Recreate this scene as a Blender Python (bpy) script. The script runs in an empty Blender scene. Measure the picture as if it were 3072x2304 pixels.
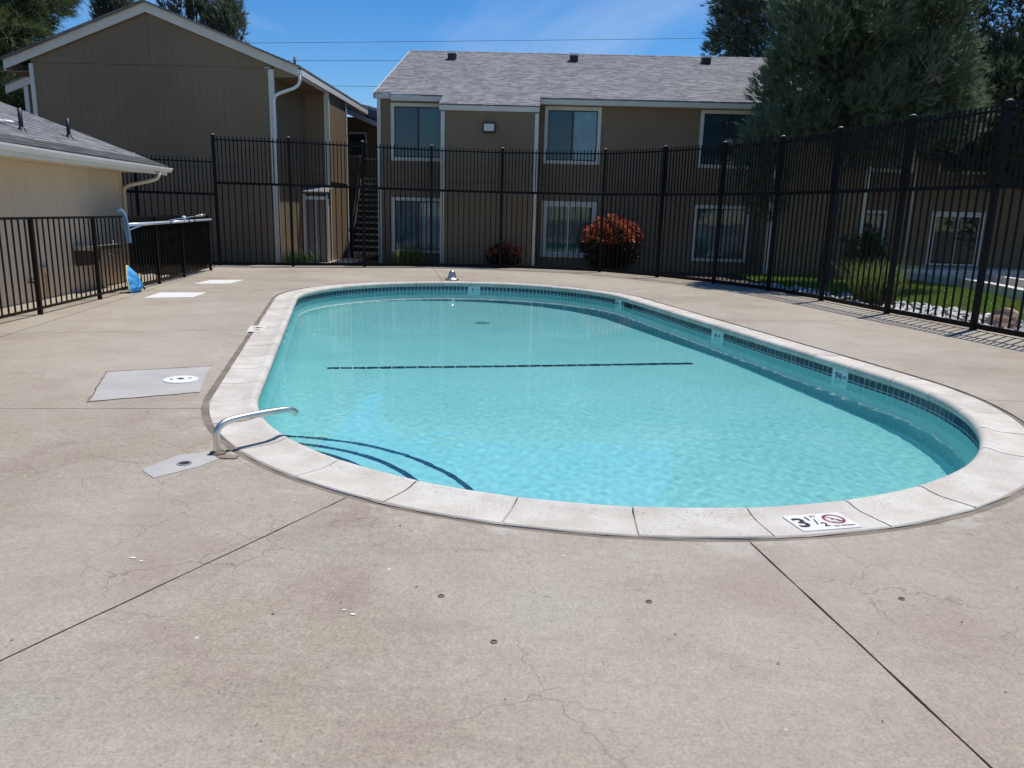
import bpy, bmesh, math, random
import numpy as np
from mathutils import Vector, Matrix, Euler

S = bpy.context.scene
C = S.collection
R = math.radians
rnd = random.Random(7)
rng = np.random.default_rng(7)

# ------------------------------------------------------------------ camera, sky, sun, exposure
cam_data = bpy.data.cameras.new('camera')
cam = bpy.data.objects.new('camera', cam_data)
C.objects.link(cam)
S.camera = cam
cam_data.sensor_width = 36.0
cam_data.lens = 36.0 * 2269.0 / 3072.0
cam_data.clip_end = 2000.0
_rt = Vector((0.999636, 0.005937, 0.026299))
_fw = Vector((0.0, 0.975456, -0.220194))
_rt = Vector((0.99963649, 0.00593658, 0.0262990))
# camera axes in world space: right, up, back
_cam_r = Vector((0.99963649, 0.00593658, 0.02629902))
_cam_d = Vector((0.02696074, -0.22011358, -0.9751016))
_cam_f = Vector((0.0, 0.97545619, -0.22019362))
M = Matrix(((_cam_r.x, -_cam_d.x, -_cam_f.x, 0.0),
            (_cam_r.y, -_cam_d.y, -_cam_f.y, 0.0),
            (_cam_r.z, -_cam_d.z, -_cam_f.z, 1.5),
            (0, 0, 0, 1)))
cam.matrix_world = M

SUN_DIR = Vector((0.247, 0.235, 1.0)).normalized()
SUN_EL = math.asin(SUN_DIR.z)
SUN_AZ = math.atan2(SUN_DIR.x, SUN_DIR.y)
world = bpy.data.worlds.new('World')
S.world = world
world.use_nodes = True
wn, wl = world.node_tree.nodes, world.node_tree.links
bg = wn['Background']
sky = wn.new('ShaderNodeTexSky')
sky.sky_type = 'NISHITA'
sky.sun_disc = False
sky.sun_elevation = SUN_EL
sky.sun_rotation = SUN_AZ
sky.altitude = 1800
sky.air_density = 1.35
sky.dust_density = 0.15
sky.ozone_density = 5.0
bg.inputs[1].default_value = 0.105
tc = wn.new('ShaderNodeTexCoord')
sep = wn.new('ShaderNodeSeparateXYZ')
wl.new(tc.outputs['Generated'], sep.inputs[0])
zc = wn.new('ShaderNodeMath'); zc.operation = 'MAXIMUM'; zc.inputs[1].default_value = 0.04
wl.new(sep.outputs[2], zc.inputs[0])
dx = wn.new('ShaderNodeMath'); dx.operation = 'DIVIDE'
dy = wn.new('ShaderNodeMath'); dy.operation = 'DIVIDE'
wl.new(sep.outputs[0], dx.inputs[0]); wl.new(zc.outputs[0], dx.inputs[1])
wl.new(sep.outputs[1], dy.inputs[0]); wl.new(zc.outputs[0], dy.inputs[1])
com = wn.new('ShaderNodeCombineXYZ')
wl.new(dx.outputs[0], com.inputs[0]); wl.new(dy.outputs[0], com.inputs[1])
cmap = wn.new('ShaderNodeMapping')
cmap.inputs['Scale'].default_value = (0.55, 0.22, 1.0)
cmap.inputs['Rotation'].default_value = (0, 0, 0.5)
cmap.inputs['Location'].default_value = (2.3, 0.4, 0)
wl.new(com.outputs[0], cmap.inputs[0])
cn = wn.new('ShaderNodeTexNoise')
cn.inputs['Scale'].default_value = 1.1; cn.inputs['Detail'].default_value = 7; cn.inputs['Roughness'].default_value = 0.55
cn.inputs['Distortion'].default_value = 0.6
wl.new(cmap.outputs[0], cn.inputs['Vector'])
cr = wn.new('ShaderNodeMapRange')
cr.inputs[1].default_value = 0.46; cr.inputs[2].default_value = 0.82; cr.inputs[3].default_value = 0.0; cr.inputs[4].default_value = 0.5
wl.new(cn.outputs[0], cr.inputs[0])
cmix = wn.new('ShaderNodeMix'); cmix.data_type = 'RGBA'
cmix.inputs['B'].default_value = (6.5, 7.2, 8.6, 1)
hs = wn.new('ShaderNodeHueSaturation'); hs.inputs['Saturation'].default_value = 1.36; hs.inputs['Value'].default_value = 1.15; hs.inputs['Hue'].default_value = 0.507
wl.new(sky.outputs[0], hs.inputs['Color'])
wl.new(cr.outputs[0], cmix.inputs['Factor']); wl.new(hs.outputs[0], cmix.inputs['A'])
wl.new(cmix.outputs['Result'], bg.inputs[0])

sun_l = bpy.data.lights.new('sun', 'SUN')
sun_l.energy = 4.6
sun_l.angle = R(0.5)
sun_l.color = (1.0, 0.95, 0.872)
sun_l.cycles.is_caustics_light = True
sun = bpy.data.objects.new('sun', sun_l)
C.objects.link(sun)
sun.rotation_euler = SUN_DIR.to_track_quat('Z', 'Y').to_euler()

S.view_settings.view_transform = 'Standard'
S.view_settings.look = 'None'
S.view_settings.exposure = 0.0
S.view_settings.gamma = 1.0
S.view_settings.use_curve_mapping = False
S.render.engine = 'CYCLES'
S.cycles.max_bounces = 10
S.cycles.transparent_max_bounces = 12

# ------------------------------------------------------------------ helpers
def tag(o, label=None, cat=None, group=None, kind=None):
    if label: o['label'] = label
    if cat: o['category'] = cat
    if group: o['group'] = group
    if kind: o['kind'] = kind
    return o

def empty(name, loc=(0, 0, 0), rz=0.0, **kw):
    o = bpy.data.objects.new(name, None)
    C.objects.link(o)
    o.location = loc
    o.rotation_euler = (0, 0, rz)
    o.empty_display_size = 0.1
    return tag(o, **kw)

def link(name, me, parent=None, loc=(0, 0, 0), rot=(0, 0, 0), **kw):
    o = bpy.data.objects.new(name, me)
    C.objects.link(o)
    if parent: o.parent = parent
    o.location = loc
    o.rotation_euler = rot
    return tag(o, **kw)

def mesh_np(name, V, F, mat, smooth=False):
    """V (n,3) array, F (m,k) int array."""
    me = bpy.data.meshes.new(name)
    V = np.asarray(V, dtype=np.float32); F = np.asarray(F, dtype=np.int32)
    me.vertices.add(len(V)); me.vertices.foreach_set('co', V.ravel())
    k = F.shape[1]
    me.loops.add(F.size); me.loops.foreach_set('vertex_index', F.ravel())
    me.polygons.add(len(F))
    me.polygons.foreach_set('loop_start', np.arange(0, F.size, k, dtype=np.int32))
    me.polygons.foreach_set('loop_total', np.full(len(F), k, dtype=np.int32))
    me.polygons.foreach_set('use_smooth', np.full(len(F), bool(smooth)))
    me.materials.append(mat)
    me.update(calc_edges=True)
    me.validate()
    return me

class MB:
    def __init__(self): self.v = []; self.f = []
    def quad(self, a, b, c, d):
        n = len(self.v); self.v += [tuple(a), tuple(b), tuple(c), tuple(d)]; self.f.append((n, n+1, n+2, n+3))
    def box(self, x0, x1, y0, y1, z0, z1):
        n = len(self.v)
        self.v += [(x0,y0,z0),(x1,y0,z0),(x1,y1,z0),(x0,y1,z0),(x0,y0,z1),(x1,y0,z1),(x1,y1,z1),(x0,y1,z1)]
        self.f += [(n,n+3,n+2,n+1),(n+4,n+5,n+6,n+7),(n,n+1,n+5,n+4),(n+1,n+2,n+6,n+5),(n+2,n+3,n+7,n+6),(n+3,n,n+4,n+7)]
        return self
    def hexa(self, p):
        n = len(self.v); self.v += [tuple(q) for q in p]
        self.f += [(n,n+3,n+2,n+1),(n+4,n+5,n+6,n+7),(n,n+1,n+5,n+4),(n+1,n+2,n+6,n+5),(n+2,n+3,n+7,n+6),(n+3,n,n+4,n+7)]
        return self
    def beam(self, a, b, w, h, up=(0,0,1)):
        a = Vector(a); b = Vector(b); d = (b-a).normalized(); up = Vector(up)
        s = d.cross(up)
        if s.length < 1e-4: s = d.cross(Vector((1,0,0)))
        s.normalize(); t = s.cross(d).normalized(); s *= w/2; t *= h/2
        return self.hexa([a-s-t, a+s-t, b+s-t, b-s-t, a-s+t, a+s+t, b+s+t, b-s+t])
    def tube(self, pts, rads, n=10, cap=True):
        pts = [Vector(p) for p in pts]
        if not hasattr(rads, '__len__'): rads = [rads]*len(pts)
        base = len(self.v); prev = None
        for i, p in enumerate(pts):
            d = (pts[min(i+1, len(pts)-1)] - pts[max(i-1, 0)]).normalized()
            if prev is None:
                s = d.orthogonal().normalized()
            else:
                s = (prev - d*prev.dot(d))
                s = s.normalized() if s.length > 1e-5 else d.orthogonal().normalized()
            prev = s; t = d.cross(s)
            for k in range(n):
                a = 2*math.pi*k/n
                self.v.append(tuple(p + (s*math.cos(a) + t*math.sin(a))*rads[i]))
        for i in range(len(pts)-1):
            for k in range(n):
                k2 = (k+1) % n
                self.f.append((base+i*n+k, base+i*n+k2, base+(i+1)*n+k2, base+(i+1)*n+k))
        if cap:
            self.f.append(tuple(base+k for k in reversed(range(n))))
            self.f.append(tuple(base+(len(pts)-1)*n+k for k in range(n)))
        return self
    def lathe(self, prof, n=24, c=(0,0,0)):
        base = len(self.v)
        for r_, z in prof:
            for k in range(n):
                a = 2*math.pi*k/n
                self.v.append((c[0]+r_*math.cos(a), c[1]+r_*math.sin(a), c[2]+z))
        for i in range(len(prof)-1):
            for k in range(n):
                k2 = (k+1) % n
                self.f.append((base+i*n+k, base+i*n+k2, base+(i+1)*n+k2, base+(i+1)*n+k))
        return self
    def prism(self, poly, z0, z1):
        """poly CCW list of (x,y)."""
        n = len(self.v); m = len(poly)
        self.v += [(x, y, z0) for x, y in poly] + [(x, y, z1) for x, y in poly]
        self.f.append(tuple(n+i for i in reversed(range(m))))
        self.f.append(tuple(n+m+i for i in range(m)))
        for i in range(m):
            j = (i+1) % m
            self.f.append((n+i, n+j, n+m+j, n+m+i))
        return self
    def mesh(self, name, mat, smooth=False, bevel=0.0):
        me = bpy.data.meshes.new(name)
        me.from_pydata(self.v, [], self.f)
        if bevel > 0:
            bm = bmesh.new(); bm.from_mesh(me)
            bmesh.ops.remove_doubles(bm, verts=bm.verts, dist=1e-5)
            bmesh.ops.bevel(bm, geom=list(bm.edges), offset=bevel, segments=2, affect='EDGES', profile=0.6)
            bm.to_mesh(me); bm.free()
        me.materials.append(mat)
        if smooth:
            me.polygons.foreach_set('use_smooth', [True]*len(me.polygons))
        me.update()
        return me
    def build(self, name, mat, parent=None, smooth=False, bevel=0.0, **kw):
        return link(name, self.mesh(name, mat, smooth, bevel), parent, **kw)

def smooth_by_angle(me, deg=40):
    bm = bmesh.new(); bm.from_mesh(me)
    for f in bm.faces: f.smooth = True
    for e in bm.edges:
        if len(e.link_faces) == 2 and e.calc_face_angle(0) > R(deg): e.smooth = False
    bm.to_mesh(me); bm.free()

# ------------------------------------------------------------------ materials
class NT:
    def __init__(self, name):
        self.m = bpy.data.materials.new(name); self.m.use_nodes = True
        self.t = self.m.node_tree; self.n = self.t.nodes; self.l = self.t.links
        self.b = self.n['Principled BSDF']
    def add(self, typ, **kw):
        nd = self.n.new(typ)
        for k, v in kw.items(): setattr(nd, k, v)
        return nd
    def pos(self): return self.add('ShaderNodeNewGeometry').outputs['Position']
    def objc(self): return self.add('ShaderNodeTexCoord').outputs['Object']
    def mapping(self, vec, scale=(1,1,1), rot=(0,0,0)):
        m = self.add('ShaderNodeMapping'); m.inputs['Scale'].default_value = scale; m.inputs['Rotation'].default_value = rot
        self.l.new(vec, m.inputs[0]); return m.outputs[0]
    def noise(self, vec, scale, detail=4, rough=0.55, dist=0.0):
        n = self.add('ShaderNodeTexNoise'); n.inputs['Scale'].default_value = scale
        n.inputs['Detail'].default_value = detail; n.inputs['Roughness'].default_value = rough; n.inputs['Distortion'].default_value = dist
        self.l.new(vec, n.inputs['Vector']); return n.outputs[0]
    def voro(self, vec, scale, feature='F1', out='Distance', rand=1.0):
        n = self.add('ShaderNodeTexVoronoi', feature=feature); n.inputs['Scale'].default_value = scale
        n.inputs['Randomness'].default_value = rand
        self.l.new(vec, n.inputs['Vector']); return n.outputs[out]
    def rng(self, val, a, b, c=0.0, d=1.0):
        n = self.add('ShaderNodeMapRange'); n.inputs[1].default_value = a; n.inputs[2].default_value = b
        n.inputs[3].default_value = c; n.inputs[4].default_value = d
        self.l.new(val, n.inputs[0]); return n.outputs[0]
    def math(self, op, a, b=None):
        n = self.add('ShaderNodeMath', operation=op)
        for i, x in enumerate((a, b)):
            if x is None: continue
            if isinstance(x, (int, float)): n.inputs[i].default_value = x
            else: self.l.new(x, n.inputs[i])
        return n.outputs[0]
    def mix(self, fac, a, b, blend='MIX'):
        n = self.add('ShaderNodeMix', data_type='RGBA', blend_type=blend)
        for key, x in (('Factor', fac), ('A', a), ('B', b)):
            if isinstance(x, (int, float)): n.inputs[key].default_value = x
            elif isinstance(x, tuple): n.inputs[key].default_value = (*x[:3], 1)
            else: self.l.new(x, n.inputs[key])
        return n.outputs['Result']
    def color(self, x):
        if isinstance(x, tuple): self.b.inputs['Base Color'].default_value = (*x[:3], 1)
        else: self.l.new(x, self.b.inputs['Base Color'])
    def rough(self, x):
        if isinstance(x, (int, float)): self.b.inputs['Roughness'].default_value = x
        else: self.l.new(x, self.b.inputs['Roughness'])
    def bump(self, h, strength=0.3, dist=0.01):
        n = self.add('ShaderNodeBump'); n.inputs['Strength'].default_value = strength; n.inputs['Distance'].default_value = dist
        self.l.new(h, n.inputs['Height']); self.l.new(n.outputs[0], self.b.inputs['Normal'])
    def objrand(self): return self.add('ShaderNodeObjectInfo').outputs['Random']

def plain(name, col, rough=0.6, metal=0.0, var=0.12, scale=6.0, bump=0.0, obj_var=0.0, spec=None):
    t = NT(name)
    n = t.noise(t.objc(), scale, 5)
    f = t.rng(n, 0.3, 0.7, 1-var, 1+var)
    if obj_var:
        f = t.math('MULTIPLY', f, t.rng(t.objrand(), 0, 1, 1-obj_var, 1+obj_var))
    mu = t.add('ShaderNodeVectorMath', operation='SCALE'); mu.inputs[0].default_value = col[:3]
    t.l.new(f, mu.inputs['Scale'])
    t.color(mu.outputs[0]); t.rough(rough); t.b.inputs['Metallic'].default_value = metal
    if spec is not None: t.b.inputs['Specular IOR Level'].default_value = spec
    if bump: t.bump(t.noise(t.objc(), scale*12, 3), bump, 0.005)
    return t.m

NC_ = Vector((0.81, 6.72)); FC_ = Vector((-0.80, 13.50))
def deck_material():
    t = NT('deck_concrete'); p = t.pos()
    big = t.noise(p, 0.45, 5, 0.6, 0.4)
    med = t.noise(t.mapping(p, (1.0, 1.0, 1.0), (0, 0, 0.4)), 2.6, 6, 0.62, 0.3)
    col = t.mix(t.rng(big, 0.34, 0.66), (0.285, 0.240, 0.182), (0.345, 0.300, 0.230))
    col = t.mix(t.math('MULTIPLY', t.rng(med, 0.45, 0.72), 0.45), col, (0.405, 0.37, 0.30))
    pink = t.noise(p, 1.1, 4, 0.6, 0.8)
    col = t.mix(t.math('MULTIPLY', t.rng(pink, 0.50, 0.70), 0.7), col, (0.265, 0.198, 0.158))
    grn = t.noise(t.mapping(p, (0.8, 1.2, 1), (0, 0, 1.0)), 0.9, 4, 0.6, 0.5)
    col = t.mix(t.math('MULTIPLY', t.rng(grn, 0.55, 0.75), 0.5), col, (0.305, 0.308, 0.238))
    # dark blotches and streaks of long use
    st = t.noise(t.mapping(p, (1.0, 3.2, 1), (0, 0, -0.35)), 1.9, 6, 0.68, 0.5)
    col = t.mix(t.math('MULTIPLY', t.rng(st, 0.54, 0.76), 0.5), col, (0.185, 0.148, 0.115))
    # broom finish and grain
    fine = t.noise(t.mapping(p, (60, 9, 1), (0, 0, 0.22)), 1.6, 3, 0.6)
    grain = t.noise(p, 78, 3, 0.75)
    g2 = t.noise(p, 24, 4, 0.7)
    k = t.math('ADD', t.rng(fine, 0.3, 0.7, -0.05, 0.05), t.rng(grain, 0.3, 0.7, -0.26, 0.26))
    k = t.math('ADD', k, t.rng(g2, 0.3, 0.7, 0.87, 1.14))
    mu = t.add('ShaderNodeVectorMath', operation='SCALE'); t.l.new(col, mu.inputs[0]); t.l.new(k, mu.inputs['Scale'])
    col = mu.outputs[0]
    # small dark specks, pits and short hair cracks
    w = t.add('ShaderNodeVectorMath', operation='ADD')
    nz = t.add('ShaderNodeTexNoise'); nz.inputs['Scale'].default_value = 14; t.l.new(p, nz.inputs['Vector'])
    sc = t.add('ShaderNodeVectorMath', operation='SCALE'); sc.inputs['Scale'].default_value = 0.09
    t.l.new(nz.outputs[1], sc.inputs[0]); t.l.new(p, w.inputs[0]); t.l.new(sc.outputs[0], w.inputs[1])
    sp = t.voro(w.outputs[0], 11.0)
    spm = t.math('MULTIPLY', t.rng(sp, 0.05, 0.16, 1.0, 0.0), t.rng(t.noise(p, 5.0, 3), 0.5, 0.62))
    col = t.mix(t.math('MULTIPLY', spm, 0.45), col, (0.13, 0.10, 0.085))
    s2 = t.voro(t.mapping(w.outputs[0], (1.0, 2.2, 1.0), (0, 0, 0.5)), 24.0)
    s2m = t.math('MULTIPLY', t.rng(s2, 0.08, 0.20, 1.0, 0.0), t.rng(t.noise(p, 7.0, 4), 0.47, 0.60))
    col = t.mix(t.math('MULTIPLY', s2m, 0.8), col, (0.15, 0.118, 0.095))
    cr_ = t.voro(w.outputs[0], 2.3, 'DISTANCE_TO_EDGE')
    crm = t.math('MULTIPLY', t.rng(cr_, 0.0, 0.010, 1.0, 0.0), t.rng(t.noise(p, 0.8, 3), 0.49, 0.58))
    col = t.mix(t.math('MULTIPLY', crm, 0.7), col, (0.11, 0.085, 0.07))
    lt = t.voro(p, 3.1)
    ltm = t.math('MULTIPLY', t.rng(lt, 0.012, 0.03, 1.0, 0.0), t.rng(t.noise(p, 1.3, 2), 0.48, 0.52))
    col = t.mix(ltm, col, (0.62, 0.60, 0.55))
    # pale lime deposits beside the coping, measured from the pool outline
    ax_ = (FC_-NC_); L_ = ax_.length; ax_ = ax_.normalized()
    rel = t.add('ShaderNodeVectorMath', operation='SUBTRACT'); t.l.new(p, rel.inputs[0]); rel.inputs[1].default_value = (NC_.x, NC_.y, 0)
    dt = t.add('ShaderNodeVectorMath', operation='DOT_PRODUCT'); t.l.new(rel.outputs[0], dt.inputs[0]); dt.inputs[1].default_value = (ax_.x, ax_.y, 0)
    cl_ = t.add('ShaderNodeClamp'); t.l.new(dt.outputs['Value'], cl_.inputs[0]); cl_.inputs[2].default_value = L_
    on = t.add('ShaderNodeVectorMath', operation='SCALE'); on.inputs[0].default_value = (ax_.x, ax_.y, 0); t.l.new(cl_.outputs[0], on.inputs['Scale'])
    ds = t.add('ShaderNodeVectorMath', operation='DISTANCE'); t.l.new(rel.outputs[0], ds.inputs[0]); t.l.new(on.outputs[0], ds.inputs[1])
    lime = t.math('MULTIPLY', t.rng(ds.outputs['Value'], 3.38, 3.75, 1.0, 0.0), t.rng(t.noise(p, 4.5, 6, 0.7, 0.8), 0.52, 0.66))
    col = t.mix(t.math('MULTIPLY', lime, 0.6), col, (0.50, 0.48, 0.43))
    far_b = t.math('MULTIPLY', t.rng(t.noise(p, 0.33, 3, 0.5), 0.42, 0.62), 0.35)
    col = t.mix(far_b, col, (0.46, 0.415, 0.345))
    t.color(col); t.rough(0.86)
    h = t.math('ADD', t.math('MULTIPLY', fine, 0.5), t.math('MULTIPLY', grain, 0.8))
    h = t.math('SUBTRACT', h, crm)
    t.bump(h, 0.35, 0.004)
    return t.m

def coping_material():
    t = NT('coping_concrete'); p = t.pos()
    v = t.rng(t.objrand(), 0, 1, 0.90, 1.05)
    col = t.mix(t.rng(t.noise(p, 3.5, 6, 0.6), 0.35, 0.68), (0.51, 0.46, 0.385), (0.63, 0.60, 0.54))
    col = t.mix(t.math('MULTIPLY', t.rng(t.noise(p, 1.4, 4), 0.52, 0.7), 0.5), col, (0.47, 0.40, 0.33))
    sp = t.noise(p, 70, 3, 0.8)
    msk = t.rng(t.noise(p, 5, 4, 0.6), 0.36, 0.58)
    col = t.mix(t.math('MULTIPLY', t.math('MULTIPLY', t.rng(sp, 0.54, 0.64), msk), 0.72), col, (0.26, 0.215, 0.17))
    mu = t.add('ShaderNodeVectorMath', operation='SCALE'); t.l.new(col, mu.inputs[0]); t.l.new(v, mu.inputs['Scale'])
    t.color(mu.outputs[0]); t.rough(0.8)
    t.bump(t.math('ADD', sp, t.noise(p, 30, 4)), 0.25, 0.004)
    return t.m

def siding_material(name, col):
    t = NT(name); p = t.objc()
    n = t.noise(t.mapping(p, (9, 9, 0.7)), 2.2, 6, 0.65)
    n2 = t.noise(p, 0.6, 4)
    k = t.math('MULTIPLY', t.rng(n, 0.3, 0.7, 0.95, 1.05), t.rng(n2, 0.3, 0.7, 0.88, 1.10))
    k = t.math('MULTIPLY', k, t.rng(t.objrand(), 0, 1, 0.98, 1.02))
    mu = t.add('ShaderNodeVectorMath', operation='SCALE'); mu.inputs[0].default_value = col; t.l.new(k, mu.inputs['Scale'])
    t.color(mu.outputs[0]); t.rough(0.75)
    t.bump(t.noise(t.mapping(p, (30, 30, 2.0)), 3.0, 4), 0.25, 0.004)
    return t.m

def stucco_material():
    t = NT('tan_painted_wall'); p = t.objc()
    n = t.noise(p, 0.9, 5, 0.6); s = t.noise(t.mapping(p, (1, 4.5, 0.35)), 1.3, 5, 0.6)
    col = t.mix(t.rng(n, 0.35, 0.65), (0.68, 0.52, 0.345), (0.76, 0.60, 0.42))
    col = t.mix(t.math('MULTIPLY', t.rng(s, 0.58, 0.75), 0.35), col, (0.55, 0.49, 0.40))
    t.color(col); t.rough(0.8); t.bump(t.noise(p, 60, 4), 0.2, 0.004)
    return t.m

def shingle_material():
    t = NT('asphalt_shingle'); p = t.objc()
    g = t.noise(t.pos(), 70, 3, 0.8)
    b = t.noise(t.pos(), 0.5, 4)
    vo = t.add('ShaderNodeTexVoronoi'); vo.inputs['Scale'].default_value = 5.5; vo.inputs['Randomness'].default_value = 1
    t.l.new(t.mapping(t.pos(), (1, 0.85, 0.85)), vo.inputs['Vector'])
    k = t.math('MULTIPLY', t.rng(g, 0.25, 0.75, 0.75, 1.25), t.rng(b, 0.3, 0.7, 0.9, 1.1))
    sepc = t.add('ShaderNodeSeparateColor'); t.l.new(vo.outputs['Color'], sepc.inputs[0])
    k = t.math('MULTIPLY', k, t.rng(sepc.outputs[0], 0, 1, 0.70, 1.22))
    k = t.math('MULTIPLY', k, t.rng(t.objrand(), 0, 1, 0.9, 1.1))
    mu = t.add('ShaderNodeVectorMath', operation='SCALE'); mu.inputs[0].default_value = (0.20, 0.20, 0.205); t.l.new(k, mu.inputs['Scale'])
    t.color(mu.outputs[0]); t.rough(0.9)
    t.bump(g, 0.3, 0.004)
    return t.m

def leaf_material(name, ca, cb, rough=0.55, scale=1.6, trans=0.0):
    t = NT(name)
    n = t.noise(t.pos(), scale, 4, 0.6)
    hv = t.voro(t.pos(), 9.0, out='Color')
    s = t.add('ShaderNodeSeparateColor'); t.l.new(hv, s.inputs[0])
    f = t.math('ADD', t.math('MULTIPLY', t.rng(n, 0.3, 0.7), 0.6), t.math('MULTIPLY', s.outputs[0], 0.4))
    col = t.mix(f, ca, cb)
    t.color(col); t.rough(rough)
    t.b.inputs['Specular IOR Level'].default_value = 0.3
    if trans:
        tr = t.add('ShaderNodeBsdfTranslucent'); t.l.new(col, tr.inputs[0])
        mx = t.add('ShaderNodeMixShader'); mx.inputs[0].default_value = trans
        t.l.new(t.b.outputs[0], mx.inputs[1]); t.l.new(tr.outputs[0], mx.inputs[2])
        t.l.new(mx.outputs[0], t.n['Material Output'].inputs[0])
    return t.m

def glass_pane(name, tint=(0.78, 0.86, 0.88)):
    t = NT(name); t.n.remove(t.b)
    g = t.add('ShaderNodeBsdfGlossy'); g.inputs['Roughness'].default_value = 0.02; g.inputs[0].default_value = (0.9, 0.95, 1, 1)
    tr = t.add('ShaderNodeBsdfTransparent'); tr.inputs[0].default_value = (*tint, 1)
    fr = t.add('ShaderNodeFresnel'); fr.inputs[0].default_value = 1.42
    mx = t.add('ShaderNodeMixShader')
    n = t.add('ShaderNodeBump'); n.inputs['Strength'].default_value = 0.05; n.inputs['Distance'].default_value = 0.02
    t.l.new(t.noise(t.objc(), 1.5, 2), n.inputs['Height']); t.l.new(n.outputs[0], g.inputs['Normal'])
    t.l.new(fr.outputs[0], mx.inputs[0]); t.l.new(tr.outputs[0], mx.inputs[1]); t.l.new(g.outputs[0], mx.inputs[2])
    t.l.new(mx.outputs[0], t.n['Material Output'].inputs[0])
    return t.m

def water_material():
    t = NT('pool_water')
    t.b.inputs['Transmission Weight'].default_value = 1.0
    t.b.inputs['IOR'].default_value = 1.333
    t.b.inputs['Roughness'].default_value = 0.0
    t.b.inputs['Base Color'].default_value = (0.76, 0.97, 0.965, 1)
    return t.m

def plaster_material():
    t = NT('pool_plaster'); p = t.pos()
    col = t.mix(t.rng(t.noise(p, 0.8, 5, 0.6), 0.35, 0.65), (0.32, 0.66, 0.665), (0.38, 0.71, 0.72))
    col = t.mix(t.math('MULTIPLY', t.rng(t.noise(p, 9, 4), 0.55, 0.7), 0.3), col, (0.28, 0.60, 0.61))
    t.color(col); t.rough(0.7)
    return t.m

def tile_material():
    t = NT('blue_glazed_tile')
    k = t.rng(t.objrand(), 0, 1, 0.6, 1.35)
    n = t.rng(t.noise(t.pos(), 16, 3), 0.3, 0.7, 0.7, 1.3)
    mu = t.add('ShaderNodeVectorMath', operation='SCALE'); mu.inputs[0].default_value = (0.012, 0.045, 0.078)
    t.l.new(t.math('MULTIPLY', k, n), mu.inputs['Scale'])
    t.color(mu.outputs[0]); t.rough(0.15)
    return t.m

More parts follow.
